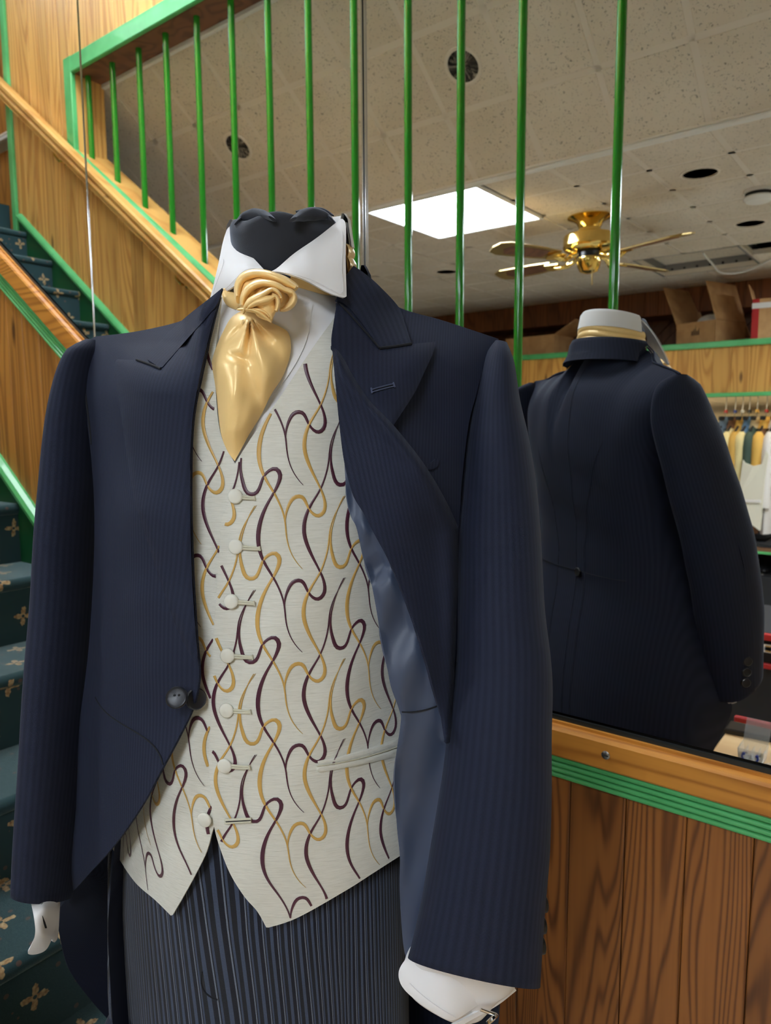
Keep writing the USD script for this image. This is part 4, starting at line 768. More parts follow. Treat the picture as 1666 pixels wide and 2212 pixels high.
# ---- cravat
cv = thing('cravat', 'gold satin ruched cravat tied at the collar with a puffed tail tucked into the waistcoat', 'cravat', (*wor(0, .13, 0)[:2], -.03))
t2c = lambda pts: [(380+p[0]/2.7767, 420+p[1]/2.7767) + tuple(p[2:]) for p in pts]
kn = np.array([380+445/2.7767, 420+735/2.7767])
def blade_bump(px, py, d):
    x, y = px-kn[0], py-kn[1]; r = np.hypot(x, y); a = np.degrees(np.arctan2(x, y))       # 0 = straight down
    h = .021*(1-np.exp(-d/26.)); g = np.exp(-r/150.)
    fd = lambda a0, w, A, dec: A*np.exp(-((a-a0)/w)**2)*np.exp(-r/dec)*np.clip(r/14., 0, 1)
    h = h + fd(-2, 7, -.016, 75) + fd(14, 9, .008, 120) + fd(-20, 11, .008, 110) + fd(-42, 8, -.007, 90) + fd(36, 9, -.007, 120) + fd(52, 9, .006, 90) - .005*np.exp(-((a-5)/5.)**2)*np.clip((r-90)/80, 0, 1) + .0035*np.exp(-((a+12)/6.)**2)*np.clip((r-110)/60, 0, 1)
    h = h - .006*np.exp(-((px-515)/22.)**2-((py-772-.3*(px-515))/9.)**2) + .0012*np.sin(px/9.+py/31.)*np.clip(d/20, 0, 1)*np.exp(-((py-900)/90.)**2) + .0022*np.sin((px*.8-py*.35)/13.)*np.clip(d/25, 0, 1)*np.exp(-((py-800)/120.)**2)
    return h*np.clip((1000-py)/70, .25, 1)
bladep = t2c([(395, 700), (330, 742), (285, 820), (248, 900), (216, 1000), (226, 1085), (244, 1200), (268, 1420), (305, 1530), (352, 1600, 1), (402, 1510), (440, 1440), (508, 1330), (572, 1200), (640, 1095), (682, 980), (691, 900), (674, 828), (622, 792), (575, 770), (530, 735), (465, 700)])
obj('tail', patch(bladep, onbody(.0085), 4.5, .003, 0, blade_bump), 'gold_satin', cv, smooth=True)
km = fmap([(455+20, 630, .105), (520, 690, .125), (560, 590, .122), (600, 600, .125), (640, 620, .12), (545, 640, .135), (590, 690, .13), (510, 610, .118), (650, 600, .118)])
def kband(name, pts, w, h, lift): obj(name, band(t2c(pts), [q/2.7767 for q in w], h, km, 56, 18, lift), 'gold_satin', cv, smooth=60)
knotp = t2c([(395, 690), (372, 630), (362, 570), (385, 500), (432, 462), (520, 458), (640, 482), (735, 545), (712, 590), (705, 640), (670, 690), (602, 690), (575, 762), (520, 735), (450, 700)])
obj('knot', patch(knotp, km, 4., .003, 0, lambda px, py, d: .016*(1-np.exp(-d/14.))+.0025*np.sin(np.hypot(px-585, py-640)/3.2)*np.clip(d/12, 0, 1)), 'gold_satin', cv, smooth=True)
kband('knot_fold', [(378, 640), (372, 570), (400, 505), (455, 478), (540, 480), (630, 512), (720, 560)], [30, 46, 52, 50, 50, 48, 30], .009, .012)
kband('knot_fold', [(400, 668), (420, 590), (470, 545), (540, 532), (610, 552), (690, 590)], [26, 44, 46, 40, 40, 22], .009, .019)
kband('knot_fold', [(415, 690), (470, 630), (530, 596), (580, 572), (612, 590), (628, 640)], [20, 46, 44, 30, 26, 18], .009, .024)
kband('knot_fold', [(450, 668), (510, 640), (560, 626), (590, 612)], [24, 44, 50, 20], .007, .026)
kband('knot_fold', [(640, 570), (690, 592), (705, 625), (680, 670), (625, 692)], [22, 44, 46, 40, 20], .010, .014)
kband('knot_fold', [(575, 600), (606, 620), (612, 665), (600, 700)], [16, 26, 30, 20], .008, .026)
kband('throat', [(545, 625), (540, 665), (548, 705), (572, 752)], [120, 150, 120, 30], .014, .014)
kband('throat_fold', [(408, 690), (455, 694), (505, 712), (548, 745), (575, 768)], [20, 24, 26, 24, 10], .008, .024)
kband('throat_fold', [(470, 690), (520, 700), (560, 735)], [16, 24, 12], .006, .025)
bm_ = onbody(.0045)
obj('band_end', band([(628, 603), (660, 612), (695, 626), (718, 634)], [30, 30, 24, 8], .004, bm_), 'gold_satin', cv, smooth=60); obj('band_end', band([(640, 594), (675, 606), (706, 622)], [10, 14, 8], .006, bm_), 'gold_satin', cv, smooth=60)
obj('band_end', band([(487, 630), (498, 645), (516, 652), (530, 650)], [14, 30, 34, 20], .005, bm_), 'gold_satin', cv, smooth=60)
# neck band, pleated, all round the collar
tb_ = np.linspace(math.radians(192), math.radians(374), 90); rings = []
for k_, s in enumerate(np.linspace(0, 1, 25)):
    pl_ = .0022*np.abs(np.sin(s*math.pi*4.)); zc = .128+.050*s; rings.append(wor(NC[0]+(.0725-.006*s+pl_)*np.cos(tb_), NC[1]+(.0765-.006*s+pl_)*np.sin(tb_), zc-.018*np.sin(tb_)*(1-.2*s)+.002*np.sin(3*tb_)))
for k_, s in enumerate(np.linspace(1, 0, 6)): zc = .128+.050*s; rings.append(wor(NC[0]+(.0715-.006*s)*np.cos(tb_), NC[1]+(.0755-.006*s)*np.sin(tb_), zc-.022*np.sin(tb_)*(1-.2*s)))
obj('neck_band', loft(rings, False, False), 'gold_satin', cv, smooth=45)
# ---- waistcoat
wc = thing('waistcoat', 'ivory silk waistcoat embroidered with gold and maroon scrolls, with covered buttons', 'waistcoat', (*O[:2], -.55))
VW = .0065
W1 = [(745, 640, 1), (728, 678), (680, 745), (600, 865), (540, 950), (507, 1003, 1), (499, 1046), (488, 1097), (478, 1126), (474, 1190), (470, 1248), (465, 1320), (460, 1392), (457, 1486), (455, 1554), (451, 1636), (455, 1714), (462, 1782), (474, 1828), (497, 1887), (528, 1937), (556, 1969), (576, 2005, 1), (642, 1983), (747, 1924), (802, 1889), (900, 1826, 1), (905, 1600), (880, 1400), (850, 1200), (815, 1000), (775, 800), (758, 660, 1)]
W2 = [(478, 640, 1), (466, 760), (467, 860), (478, 942), (508, 1002, 1), (530, 1040), (520, 1150), (508, 1300), (500, 1450), (495, 1600), (490, 1720, 1), (462, 1787), (446, 1841), (414, 1905), (371, 1980, 1), (337, 1946), (291, 1905), (248, 1841), (215, 1790, 1), (250, 1650), (330, 1480), (380, 1330), (370, 1100), (395, 850), (452, 700, 1)]
def vest_bump(px, py, d):
    return .0010*np.sin(px/37.+py/61.)+.0035*np.exp(-((py-1640+.15*(px-760))/16.)**2)*(px > 700)*np.clip((px-690)/30., 0, 1)*.6+.002*np.sin((px+py*.6)/41.)*np.exp(-((px-760)/110.)**2-((py-1520)/130.)**2)
obj('left_front', patch(W1, onbody(VW+.0025), 7, .002, 0, vest_bump), 'vest_silk', wc, smooth=True)
obj('right_front', patch(W2, onbody(VW), 7, .002, 0, lambda px, py, d: .0009*np.sin(px/33.+py/57.)), 'vest_silk', wc, smooth=True)
obj('back', loft([wor(.160*np.cos(np.linspace(math.pi, 2*math.pi, 40)), .045+(.09)*np.sin(np.linspace(math.pi, 2*math.pi, 40)), np.full(40, z_)) for z_ in (-.45, -.3, -.1, .0)], False, False), 'suit_lining', wc, smooth=60)
# pocket welt on the left front
wm = onbody(VW+.0045)
for nm, pl in (('pocket_welt', [(686, 1644, 1), (760, 1627), (862, 1597, 1), (866, 1612, 1), (770, 1640), (688, 1655, 1)]), ('pocket_welt', [(684, 1655, 1), (770, 1640), (866, 1612, 1), (862, 1634, 1), (760, 1656), (687, 1669, 1)])):
    obj(nm, patch(pl, wm, 6, .002, 0, lambda px, py, d: .0018*(1-np.exp(-d/3.))), 'vest_silk', wc, smooth=True)
obj('pocket_shadow_seam', pathtube([(685, 1655), (770, 1640), (866, 1611)], wm, .0005, .0018, 30), 'stitch_cream', wc)
# covered buttons and worked buttonholes
for k, (bx_, by_, hx) in enumerate(((509, 1072, 549), (510, 1181, 560), (500, 1299, 548), (492, 1416, 544), (490, 1534, 540), (486, 1654, 538), (443, 1770, 0))):
    p = hit(np.array(bx_), np.array(by_), VW+.004); e_ = .05; nx = np.cross(hit(np.array(bx_+8.), np.array(by_), VW+.004)-p, hit(np.array(bx_), np.array(by_+8.), VW+.004)-p); nx /= np.linalg.norm(nx); nx = nx if nx@(C-p) > 0 else -nx
    rB = 16.3*((p-C)@fwd)/F
    obj('button', lathe([(0, -.001), (rB*.8, -.001), (rB*.99, .0004), (rB, .0012), (rB*.96, .002), (rB*.8, .0026), (rB*.4, .0030), (0, .0031)], p, 32, nx), 'vest_button', wc, smooth=50, label='fabric covered button')
    if hx: obj('buttonhole', join(pathtube([(bx_+13, by_-1), ((bx_+hx)/2+6, by_+1), (hx, by_+3)], onbody(VW+.004), .0011, .0006, 24), pathtube([(bx_+13, by_+4), ((bx_+hx)/2+6, by_+5.5), (hx, by_+6)], onbody(VW+.004), .0011, .0006, 24), pathtube([(hx, by_-1), (hx+2, by_+9)], onbody(VW+.004), .0009, .0006, 6)), 'stitch_cream', wc)
obj('buttonhole', join(pathtube([(486, 1772), (515, 1770), (543, 1769)], onbody(VW+.004), .0012, .0006, 24), pathtube([(486, 1778), (515, 1776), (543, 1775)], onbody(VW+.004), .0012, .0006, 24)), 'stitch_cream', wc); obj('buttonhole_slit', pathtube([(488, 1775), (541, 1772)], onbody(VW+.0045), .0006, .0008, 10), 'black_matt', wc)
# scroll embroidery: one motif laid over the cloth on a lattice, alternately gold and maroon
SP = np.array([(490, 350, 4), (462, 400, 5), (432, 475, 6), (408, 565, 9), (404, 640, 14), (420, 725, 20), (455, 785, 22), (490, 785, 20), (520, 740, 16), (545, 675, 14), (575, 645, 16), (610, 635, 22), (634, 660, 24), (630, 715, 20), (603, 775, 14), (560, 855, 16), (525, 950, 22), (512, 1040, 24), (520, 1120, 20), (550, 1200, 15), (600, 1285, 12), (640, 1365, 10), (666, 1450, 9), (676, 1540, 8), (700, 1640, 6), (735, 1705, 5), (772, 1750, 3)], float)
SQ = np.array([(668, 1475, 7), (672, 1420, 10), (690, 1360, 16), (725, 1315, 21), (765, 1315, 20), (795, 1360, 15), (825, 1410, 14), (865, 1432, 20), (900, 1405, 22), (906, 1350, 18), (880, 1270, 12), (840, 1190, 14), (800, 1100, 20), (780, 1020, 22), (786, 940, 20), (820, 855, 14), (870, 775, 11), (910, 680, 10), (930, 590, 9), (940, 500, 7), (975, 405, 5), (1040, 300, 3)], float)
ref = hit(np.array(620.5), np.array(1305.7), 0.); rl = loc(ref); KX, KZ = .000155, .000148
def sl_tab():
    l = np.linspace(-.24, .24, 481); h = Hs(l, np.full(481, -.2)); s = np.r_[0, np.cumsum(np.hypot(np.diff(l), np.diff(h)))]; return l, s-np.interp(0, l, s)
TL, TS = sl_tab(); s0 = np.interp(rl[0], TL, TS)
def ribbons(poly, off, bump, parent, ds=0., dz=0., keep=None):
    P = Polygon(smoothpoly(poly)).buffer(-4); n = 0; out = {'gold': [], 'maroon': []}
    for i in range(-5, 4):
        for j in range(-5, 5):
            for path in (SP, SQ):
                cx_, cy_ = path[:, 0]-668+540*i, path[:, 1]-960-508+508*j-48*i
                q = np.column_stack([s0+ds+cx_*KX, rl[2]+dz-cy_*KZ, path[:, 2]]); q = spline(q, 90, 2); t = np.gradient(q[:, :2], axis=0); t /= np.linalg.norm(t, axis=1)[:, None]; nn = np.column_stack([-t[:, 1], t[:, 0]])
                wd = np.maximum(q[:, 2], 3.)*KX*.5*1.05
                R = []
                for e_, hgt in ((-1, .0001), (-.45, .00055), (.45, .00055), (1, .0001)):
                    ss, zz = q[:, 0]+nn[:, 0]*wd*e_, q[:, 1]+nn[:, 1]*wd*e_; l = np.interp(ss, TS, TL); p = wor(l, Hs(l, zz)+off, zz); px_ = proj(p)
                    if bump is not None: hb = bump(px_[:, 0], px_[:, 1], 0*px_[:, 0]); d = p-C; p = p-d/np.linalg.norm(d, axis=1)[:, None]*(hb+hgt)[:, None]
                    R.append(p)
                R = np.array(R); pm = proj((R[1]+R[2])/2); ok = shapely.contains_xy(P, pm[:, 0], pm[:, 1])
                if keep is not None: ok &= keep(pm)
                if ok.sum() < 9: continue
                V_ = R.reshape(-1, 3); e_ = np.flatnonzero(np.diff(np.r_[0, ok.astype(int), 0]))
                for r0, r1 in zip(e_[::2], e_[1::2]):
                    if r1-r0 < 8: continue
                    f = []
                    for a_ in range(r0, r1-1):
                        for r_ in range(3): f += [[r_*90+a_, r_*90+a_+1, (r_+1)*90+a_+1], [r_*90+a_, (r_+1)*90+a_+1, (r_+1)*90+a_]]
                    f = np.array(f); nr = np.cross(V_[f[:, 1]]-V_[f[:, 0]], V_[f[:, 2]]-V_[f[:, 0]])
                    if np.mean(np.sum(nr*(C-V_[f[:, 0]]), 1)) < 0: f = f[:, ::-1]
                    out['maroon' if j % 2 == 0 else 'gold'].append((V_, f))
    for c_ in out:
        for m_ in out[c_]: obj(c_+'_scroll', m_, c_+'_thread', parent, smooth=True)
ribbons(W1, VW+.0030, vest_bump, wc)
ribbons(W2, VW+.0006, lambda px, py, d: .0009*np.sin(px/33.+py/57.), wc, ds=-.012, dz=.028, keep=lambda p: ~shapely.contains_xy(Polygon(smoothpoly(W1)), p[:, 0], p[:, 1]))
# ---- morning coat
jk = thing('morning_coat', 'navy herringbone morning coat worn open over the waistcoat', 'coat', (*O[:2], -.9))
RC = [(478, 625, .045), (455, 655, .022), (400, 690, .004), (300, 715, .004), (200, 728, 0), (446, 705, .088), (424, 790, .122), (430, 760, .115), (420, 880, .13), (330, 860, .112), (240, 850, .07), (195, 900, .045), (415, 1050, .145), (300, 1100, .128), (205, 1080, .065), (420, 1250, .155), (300, 1300, .135), (197, 1300, .07), (430, 1440, .168), (330, 1450, .15), (190, 1430, .075), (415, 1530, .168), (300, 1680, .15), (170, 1600, .08), (148, 1750, .075), (250, 1820, .135), (190, 1890, .105), (130, 1930, .06), (126, 1975, .03)]
rm = fmap(RC, .0135)
wr = lambda px, py, d: .0016*np.sin(px/47.+py/150.)*np.exp(-((px-270)/120.)**2)+.003*np.exp(-((px-205)/14.)**2)*np.exp(-((py-1080)/200.)**2)
RP = [(476, 640, 1), (455, 652), (400, 690), (300, 715), (205, 727, 1), (185, 745), (180, 800), (182, 860), (195, 970), (203, 1080), (203, 1200), (196, 1340), (186, 1450), (166, 1600), (149, 1750), (132, 1900), (126, 1965, 1), (146, 1940), (190, 1890), (250, 1822), (308, 1738), (350, 1660), (390, 1585), (418, 1525), (430, 1462), (425, 1380), (417, 1250), (412, 1080), (415, 930), (432, 820), (458, 710)]
obj('right_front', patch(RP, rm, 9, .0025, .04, wr), 'suit_cloth', jk, smooth=True)
lm = lambda px, py: (lambda p: p-(p-C)/np.linalg.norm(p-C, axis=-1)[..., None]*.0062)(rm(px, py))
LR = [(478, 628, 1), (458, 655), (440, 690), (400, 735), (348, 797, 1), (296, 778, 1), (252, 776, 1), (247, 800), (262, 900), (276, 1000), (292, 1085), (322, 1180), (352, 1272), (388, 1372), (430, 1446, 1), (424, 1380), (415, 1250), (411, 1080), (414, 930), (430, 820), (455, 715)]
obj('right_lapel', patch(LR, lm, 8, .0025, .16, lambda px, py, d: .0032*(1-np.exp(-d/3.5))), 'suit_cloth', jk, smooth=True)
CR = [(480, 622, 1), (448, 648), (405, 682), (352, 730), (318, 776, 1), (348, 796, 1), (402, 735), (442, 690), (470, 655)]
obj('right_collar', patch(CR, lambda px, py: (lambda p: p-(p-C)/np.linalg.norm(p-C, axis=-1)[..., None]*.003)(lm(px, py)), 8, .0025, .5, lambda px, py, d: .0016*(1-np.exp(-d/5.))), 'suit_cloth', jk, smooth=True)
obj('notch_seam', pathtube([(295, 777), (322, 786), (347, 796)], lm, .0011, .0035, 12), 'suit_seam', jk)
obj('waist_seam', pathtube([(206, 1506), (260, 1562), (330, 1610), (352, 1652)], rm, .0007, .0012, 24), 'suit_seam', jk)
obj('armhole_seam', pathtube([(192, 745), (183, 800), (186, 860), (197, 960)], rm, .0012, .0008, 30), 'suit_seam', jk)
# left side of the coat
LC = [(742, 600, .072), (765, 585, .05), (815, 620, .045), (860, 662, .03), (960, 692, .014), (1080, 733, 0), (730, 660, .095), (720, 760, .128), (800, 760, .105), (900, 760, .085), (1000, 800, .055), (1035, 840, .045), (740, 960, .148), (850, 915, .14), (930, 900, .10), (1010, 900, .06), (920, 1000, .135), (1000, 1020, .085), (785, 1106, .16), (900, 1100, .150), (990, 1140, .10), (845, 1220, .165), (985, 1400, .13), (920, 1424, .17), (964, 1590, .17), (975, 1560, .15)]
cm = fmap(LC, .0135)
cpan = fmap([(a, b, c-.012 if b > 720 and a < 985 else c) for a, b, c in LC], .012)
LP = [(748, 640, 1), (765, 588, 1), (815, 618), (860, 663), (960, 693), (1080, 733, 1), (1070, 748), (1046, 790), (1030, 850), (1014, 910), (1002, 1000), (994, 1100), (990, 1240), (988, 1400), (978, 1600, 1), (930, 1400), (880, 1150), (800, 950), (745, 800)]
obj('left_front', patch(LP, cpan, 9, .0025, -.05), 'suit_cloth', jk, smooth=True)
lift = lambda m, h: (lambda px, py: (lambda p: p-(p-C)/np.linalg.norm(p-C, axis=-1)[..., None]*h)(m(px, py)))
lapm = lift(cm, .004)
LL = [(729, 652, 1), (750, 660), (790, 708), (820, 752, 1), (880, 744), (941, 738, 1), (936, 762), (916, 806), (895, 850), (848, 922, 1), (800, 872), (765, 820), (735, 770), (716, 745), (722, 690)]
obj('left_lapel', patch(LL, lapm, 6, .0028, -.22, lambda px, py, d: .002*(1-np.exp(-d/5.))), 'suit_cloth', jk, smooth=True, label='peaked lapel with a worked buttonhole')
LCo = [(727, 648, 1), (738, 610), (764, 574, 1), (790, 592), (820, 618), (862, 664), (876, 702), (889, 741, 1), (820, 752, 1), (790, 708), (752, 662)]
obj('left_collar', patch(LCo, lift(cm, .0065), 6, .0026, -.75, lambda px, py, d: .0018*(1-np.exp(-d/5.))), 'suit_cloth', jk, smooth=True)
obj('notch_seam', pathtube([(820, 752), (855, 748), (889, 742)], lapm, .0013, .0030, 12), 'suit_seam', jk); obj('gorge_seam', pathtube([(734, 655), (775, 700), (820, 752)], lapm, .0009, .003, 16), 'suit_seam', jk)
FP = [(717, 744, 1), (722, 800), (734, 925), (745, 1005), (763, 1070), (785, 1108), (810, 1156), (845, 1222), (887, 1322), (920, 1424), (935, 1481), (947, 1526), (955, 1566), (961, 1606, 1), (972, 1606, 1), (980, 1500), (984, 1400), (990, 1240), (991, 1140, 1), (962, 1078), (915, 1000), (850, 918), (800, 866), (765, 815), (740, 770)]
def facing_bump(px, py, d):
    cx_ = np.interp(py, [745, 830, 918, 1000, 1080, 1140, 1400], [735, 775, 850, 915, 962, 990, 1000]); e = np.clip((cx_-px), 0, 200)
    return .003+.011*np.exp(-((e-16)/26.)**2)*(1-np.exp(-d/4.))+.0015*(1-np.exp(-d/6.))
obj('turned_facing', patch(FP, lift(cm, .002), 6, .003, -.42, facing_bump), 'suit_cloth', jk, smooth=True, label='front edge of the coat rolled back over the chest')
obj('buttonhole', join(pathtube([(802, 842), (826, 835), (851, 829)], lapm, .0006, .0036, 20), pathtube([(804, 847), (828, 840), (852, 834)], lapm, .0006, .0036, 20), pathtube([(802, 838), (804, 850)], lapm, .0008, .0034, 6), pathtube([(850, 826), (853, 837)], lapm, .0008, .0034, 6)), 'stitch_blue', jk)
obj('breast_pocket_welt', patch([(912, 1002, 1), (930, 1000), (943, 989, 1), (949, 992, 1), (946, 1006), (932, 1014), (916, 1012, 1)], lift(cpan, .003), 4, .003, .2), 'suit_cloth', jk, smooth=True)
liC = [(743, 960, .138), (760, 1115, .148), (800, 1250, .155), (836, 1440, .160), (866, 1559, .160), (854, 1700, .155), (862, 1835, .152), (880, 2070, .150), (830, 1150, .150), (900, 1350, .150), (950, 1540, .150), (975, 1600, .148), (965, 1720, .148), (935, 1850, .15), (910, 1990, .15), (890, 2068, .15), (900, 1650, .160), (905, 1800, .150), (910, 1480, .155)]
lim = fmap(liC)
LI = [(742, 955, 1), (748, 1060), (758, 1115), (770, 1139), (785, 1205), (800, 1250), (812, 1310), (821, 1364), (836, 1439), (845, 1484), (863, 1535), (866, 1559), (855, 1640), (853, 1700), (858, 1790), (864, 1850), (863, 1910), (866, 1975), (872, 2045), (882, 2085, 1), (960, 2085, 1), (985, 1900), (990, 1700), (985, 1590), (960, 1530), (935, 1430), (890, 1290), (830, 1160), (780, 1080)]
def lining_bump(px, py, d):
    ed_ = np.interp(py, [1106, 1154, 1220, 1322, 1424, 1526, 1600, 1660], [785, 810, 845, 887, 920, 947, 964, 1200]); w = np.clip(d/10., 0, 1)*np.clip((ed_-px)/12., 0, 1); w2 = np.exp(-((py-1640)/110.)**2)
    return w*1.1*(.0035*np.sin(py/29.+px/60.)*np.exp(-((py-1300)/190.)**2)+.0018*np.sin(py/13.+px/17.)*np.exp(-((py-1210)/70.)**2)+.005*np.sin((px*.9+py*.5)/34.)*w2+.003*np.sin((px*.6-py*.25)/21.)*np.exp(-((py-1850)/150.)**2)+.002*np.sin(py/47.+px/15.))
obj('left_lining', patch(LI, lim, 6, .002, 0, lining_bump), 'suit_lining', jk, smooth=True, label='blue-grey satin lining')
obj('lining_seam', pathtube([(868, 1538), (905, 1536), (946, 1524)], lim, .0006, .0016, 20), 'suit_seam', jk)
# inside of the right tail, dark, between the cutaway edge and the trousers
tm_ = fmap([(262, 1775, -.01), (235, 1840, .0), (190, 1890, .055), (130, 1930, .045), (126, 1975, .02), (150, 2095, -.03), (200, 2170, -.06), (245, 2230, -.09), (225, 2000, -.05), (300, 2260, -.11), (300, 2000, -.10), (400, 1900, -.12), (400, 2330, -.12)])
obj('right_tail', patch([(262, 1775, 1), (235, 1835), (190, 1885), (133, 1930), (125, 1985), (132, 2035), (151, 2098), (200, 2165), (262, 2235), (330, 2330, 1), (400, 2330, 1), (400, 1900, 1)], lift(tm_, -.004), 9, .002), 'suit_cloth', jk, smooth=True, label='inside of the tail')
# back of the coat, seen in the mirror
_t = np.vstack([loc(rm(*np.array([(205., 727.), (250, 721), (300, 716), (350, 706), (400, 692), (440, 668)]).T)), [[-.05, .008, .150], [0, -.012, .155], [.05, .008, .152]], loc(cpan(*np.array([(775., 597.), (815, 622), (860, 667), (910, 682), (960, 697), (1020, 714), (1076, 735)]).T))])
_t = _t[np.argsort(_t[:, 0])]; print(np.round(_t, 3)) if __import__('os').environ.get('DBG') else None
zsh = lambda l: np.interp(l, _t[:, 0], _t[:, 2])-.003
fsh = lambda l: np.interp(l, _t[:, 0], _t[:, 1])-.002
_bb = pch([.16, .12, .05, -.03, -.12, -.22, -.3, -.42, -.55, -.95], [-.03, -.05, -.074, -.078, -.066, -.052, -.050, -.066, -.078, -.075])
_ba = pch([.16, .10, .04, -.03, -.12, -.22, -.3, -.42, -.55, -.95], [.215, .215, .20, .178, .170, .164, .166, .182, .196, .18])
def back_f(l, z_, th=None):
    a_ = _ba(z_); x = np.clip(np.abs(l)/a_, 0, 1); sn_ = np.sqrt(np.maximum(1-x**(2/.72), 0)) if th is None else np.sin(th)
    zt_ = zsh(l); w = 1-np.exp(-np.maximum(zt_-z_, 0)/.035); fb_ = _bb(z_)
    side = np.where(sn_ > 0, np.abs(sn_)**.62, 0); front = .055*np.clip(-sn_/.19, 0, 1)*np.clip((-.02-z_)/.12, 0, 1)
    f_ = fsh(l)*(1-w)+w*(.028+(fb_-.028)*side+front)
    return f_ + w*.004*np.exp(-((np.abs(l)-.11)/.03)**2)*np.exp(-((z_-.0)/.07)**2) + .0015*np.sin(z_*60+l*30)*w*np.exp(-((z_+.15)/.1)**2)
rows = []; nl = 81
for i, s in enumerate(np.linspace(0, 1, 70)):
    th = np.linspace(math.pi*1.06, -.06*math.pi, nl); e = s**1.3; zmid = .155-1.02*e
    l = _ba(zmid)*np.sign(np.cos(th))*np.abs(np.cos(th))**.72
    zt_ = zsh(l); z_ = zt_+(-.865-zt_)*e
    f_ = back_f(l, z_, th); g = np.clip((-.10-z_)/.24, 0, 1); g = g*g*(3-2*g)*np.clip((z_+.74)/.2, 0, 1); q = np.clip(l/.17, 0, 1.1)
    rows.append(wor(l+g*.030*q*q, f_+g*.055*q**3, z_))
R = np.array(rows)[:, ::-1]; R = R[::-1]
v, f = loft(R, False, False); uv = np.column_stack([loc(v)[:, 0]*1.15, v[:, 2]])
tmn = np.cross(v[f[:, 1]]-v[f[:, 0]], v[f[:, 2]]-v[f[:, 0]]); ctr = wor(0, .03, -.3)
if np.mean(np.sum(tmn*(v[f[:, 0]]-ctr), 1)) < 0: f = f[:, ::-1]
obj('back', (v, f, uv), 'suit_cloth', jk, smooth=True)
backp = lambda l, z_: wor(l, back_f(np.asarray(l, float), np.asarray(z_, float))-.0006, z_)
zz = np.linspace(.11, -.86, 60); obj('back_seam', tube(backp(np.full(60, .018), zz), .0003, 6), 'suit_seam', jk)
for sg in (-1, 1):
    zz = np.linspace(-.26, .01, 40); ll = sg*(.042+.085*((zz+.26)/.27)**1.7); obj('back_seam', tube(backp(ll, zz), .0003, 6), 'suit_seam', jk)
    zz = np.linspace(-.27, -.8, 20); obj('back_seam', tube(backp(np.full(20, sg*.044), zz), .0003, 6), 'suit_seam', jk)
ll = np.linspace(-.14, .14, 40); obj('back_waist_seam', tube(backp(ll, np.full(40, -.290)), .0006, 6), 'suit_seam', jk)
for sg in (1,):
    p = backp(np.array(sg*.024), np.array(-.292)); obj('back_button', lathe([(0, 0), (.0085, 0), (.009, .002), (.0075, .0032), (.0055, .0022), (0, .0022)], p, 24, -Fv), 'horn_button', jk, smooth=40)
# collar of the coat round the back of the neck
t0, t1 = math.radians(180+13), math.radians(366)
def lay(r, z_, o_):
    th = np.linspace(t0, t1, 60); r = r-.016*np.exp(-((t1-th)/.30)**2); l = NC[0]+r*np.cos(th); zz_ = z_-.018*np.sin(th)*.6; return wor(l, np.minimum(back_f(l, np.minimum(zz_, zsh(l)-.004))-o_, NC[1]+r*np.sin(th)*.96), np.minimum(zz_, zsh(l)+.012))
rr_ = [arc_ring(.080, .083, .130, -.018, t0, t1), arc_ring(.0775, .080, .154, -.010, t0, t1), arc_ring(.0785, .081, .158, -.010, t0, t1), arc_ring(.081, .0835, .158, -.010, t0, t1), arc_ring(.085, .088, .150, -.010, t0, t1), lay(.094, .130, .007), lay(.102, .116, .005), lay(.102, .113, .002), arc_ring(.084, .087, .138, -.012, t0, t1)]
rr2 = np.array(rr_[::-1]); vv, ff = loft(rr2, False, False); kk = np.linspace(t0, t1, 60)
uvc = np.column_stack([np.tile(kk*.085, len(rr_)), vv[:, 2]]); obj('collar', (vv, ff, uvc), 'suit_cloth', jk, smooth=40) if False else obj('collar', (vv, ff), 'suit_cloth', jk, smooth=True, uv=uvc)
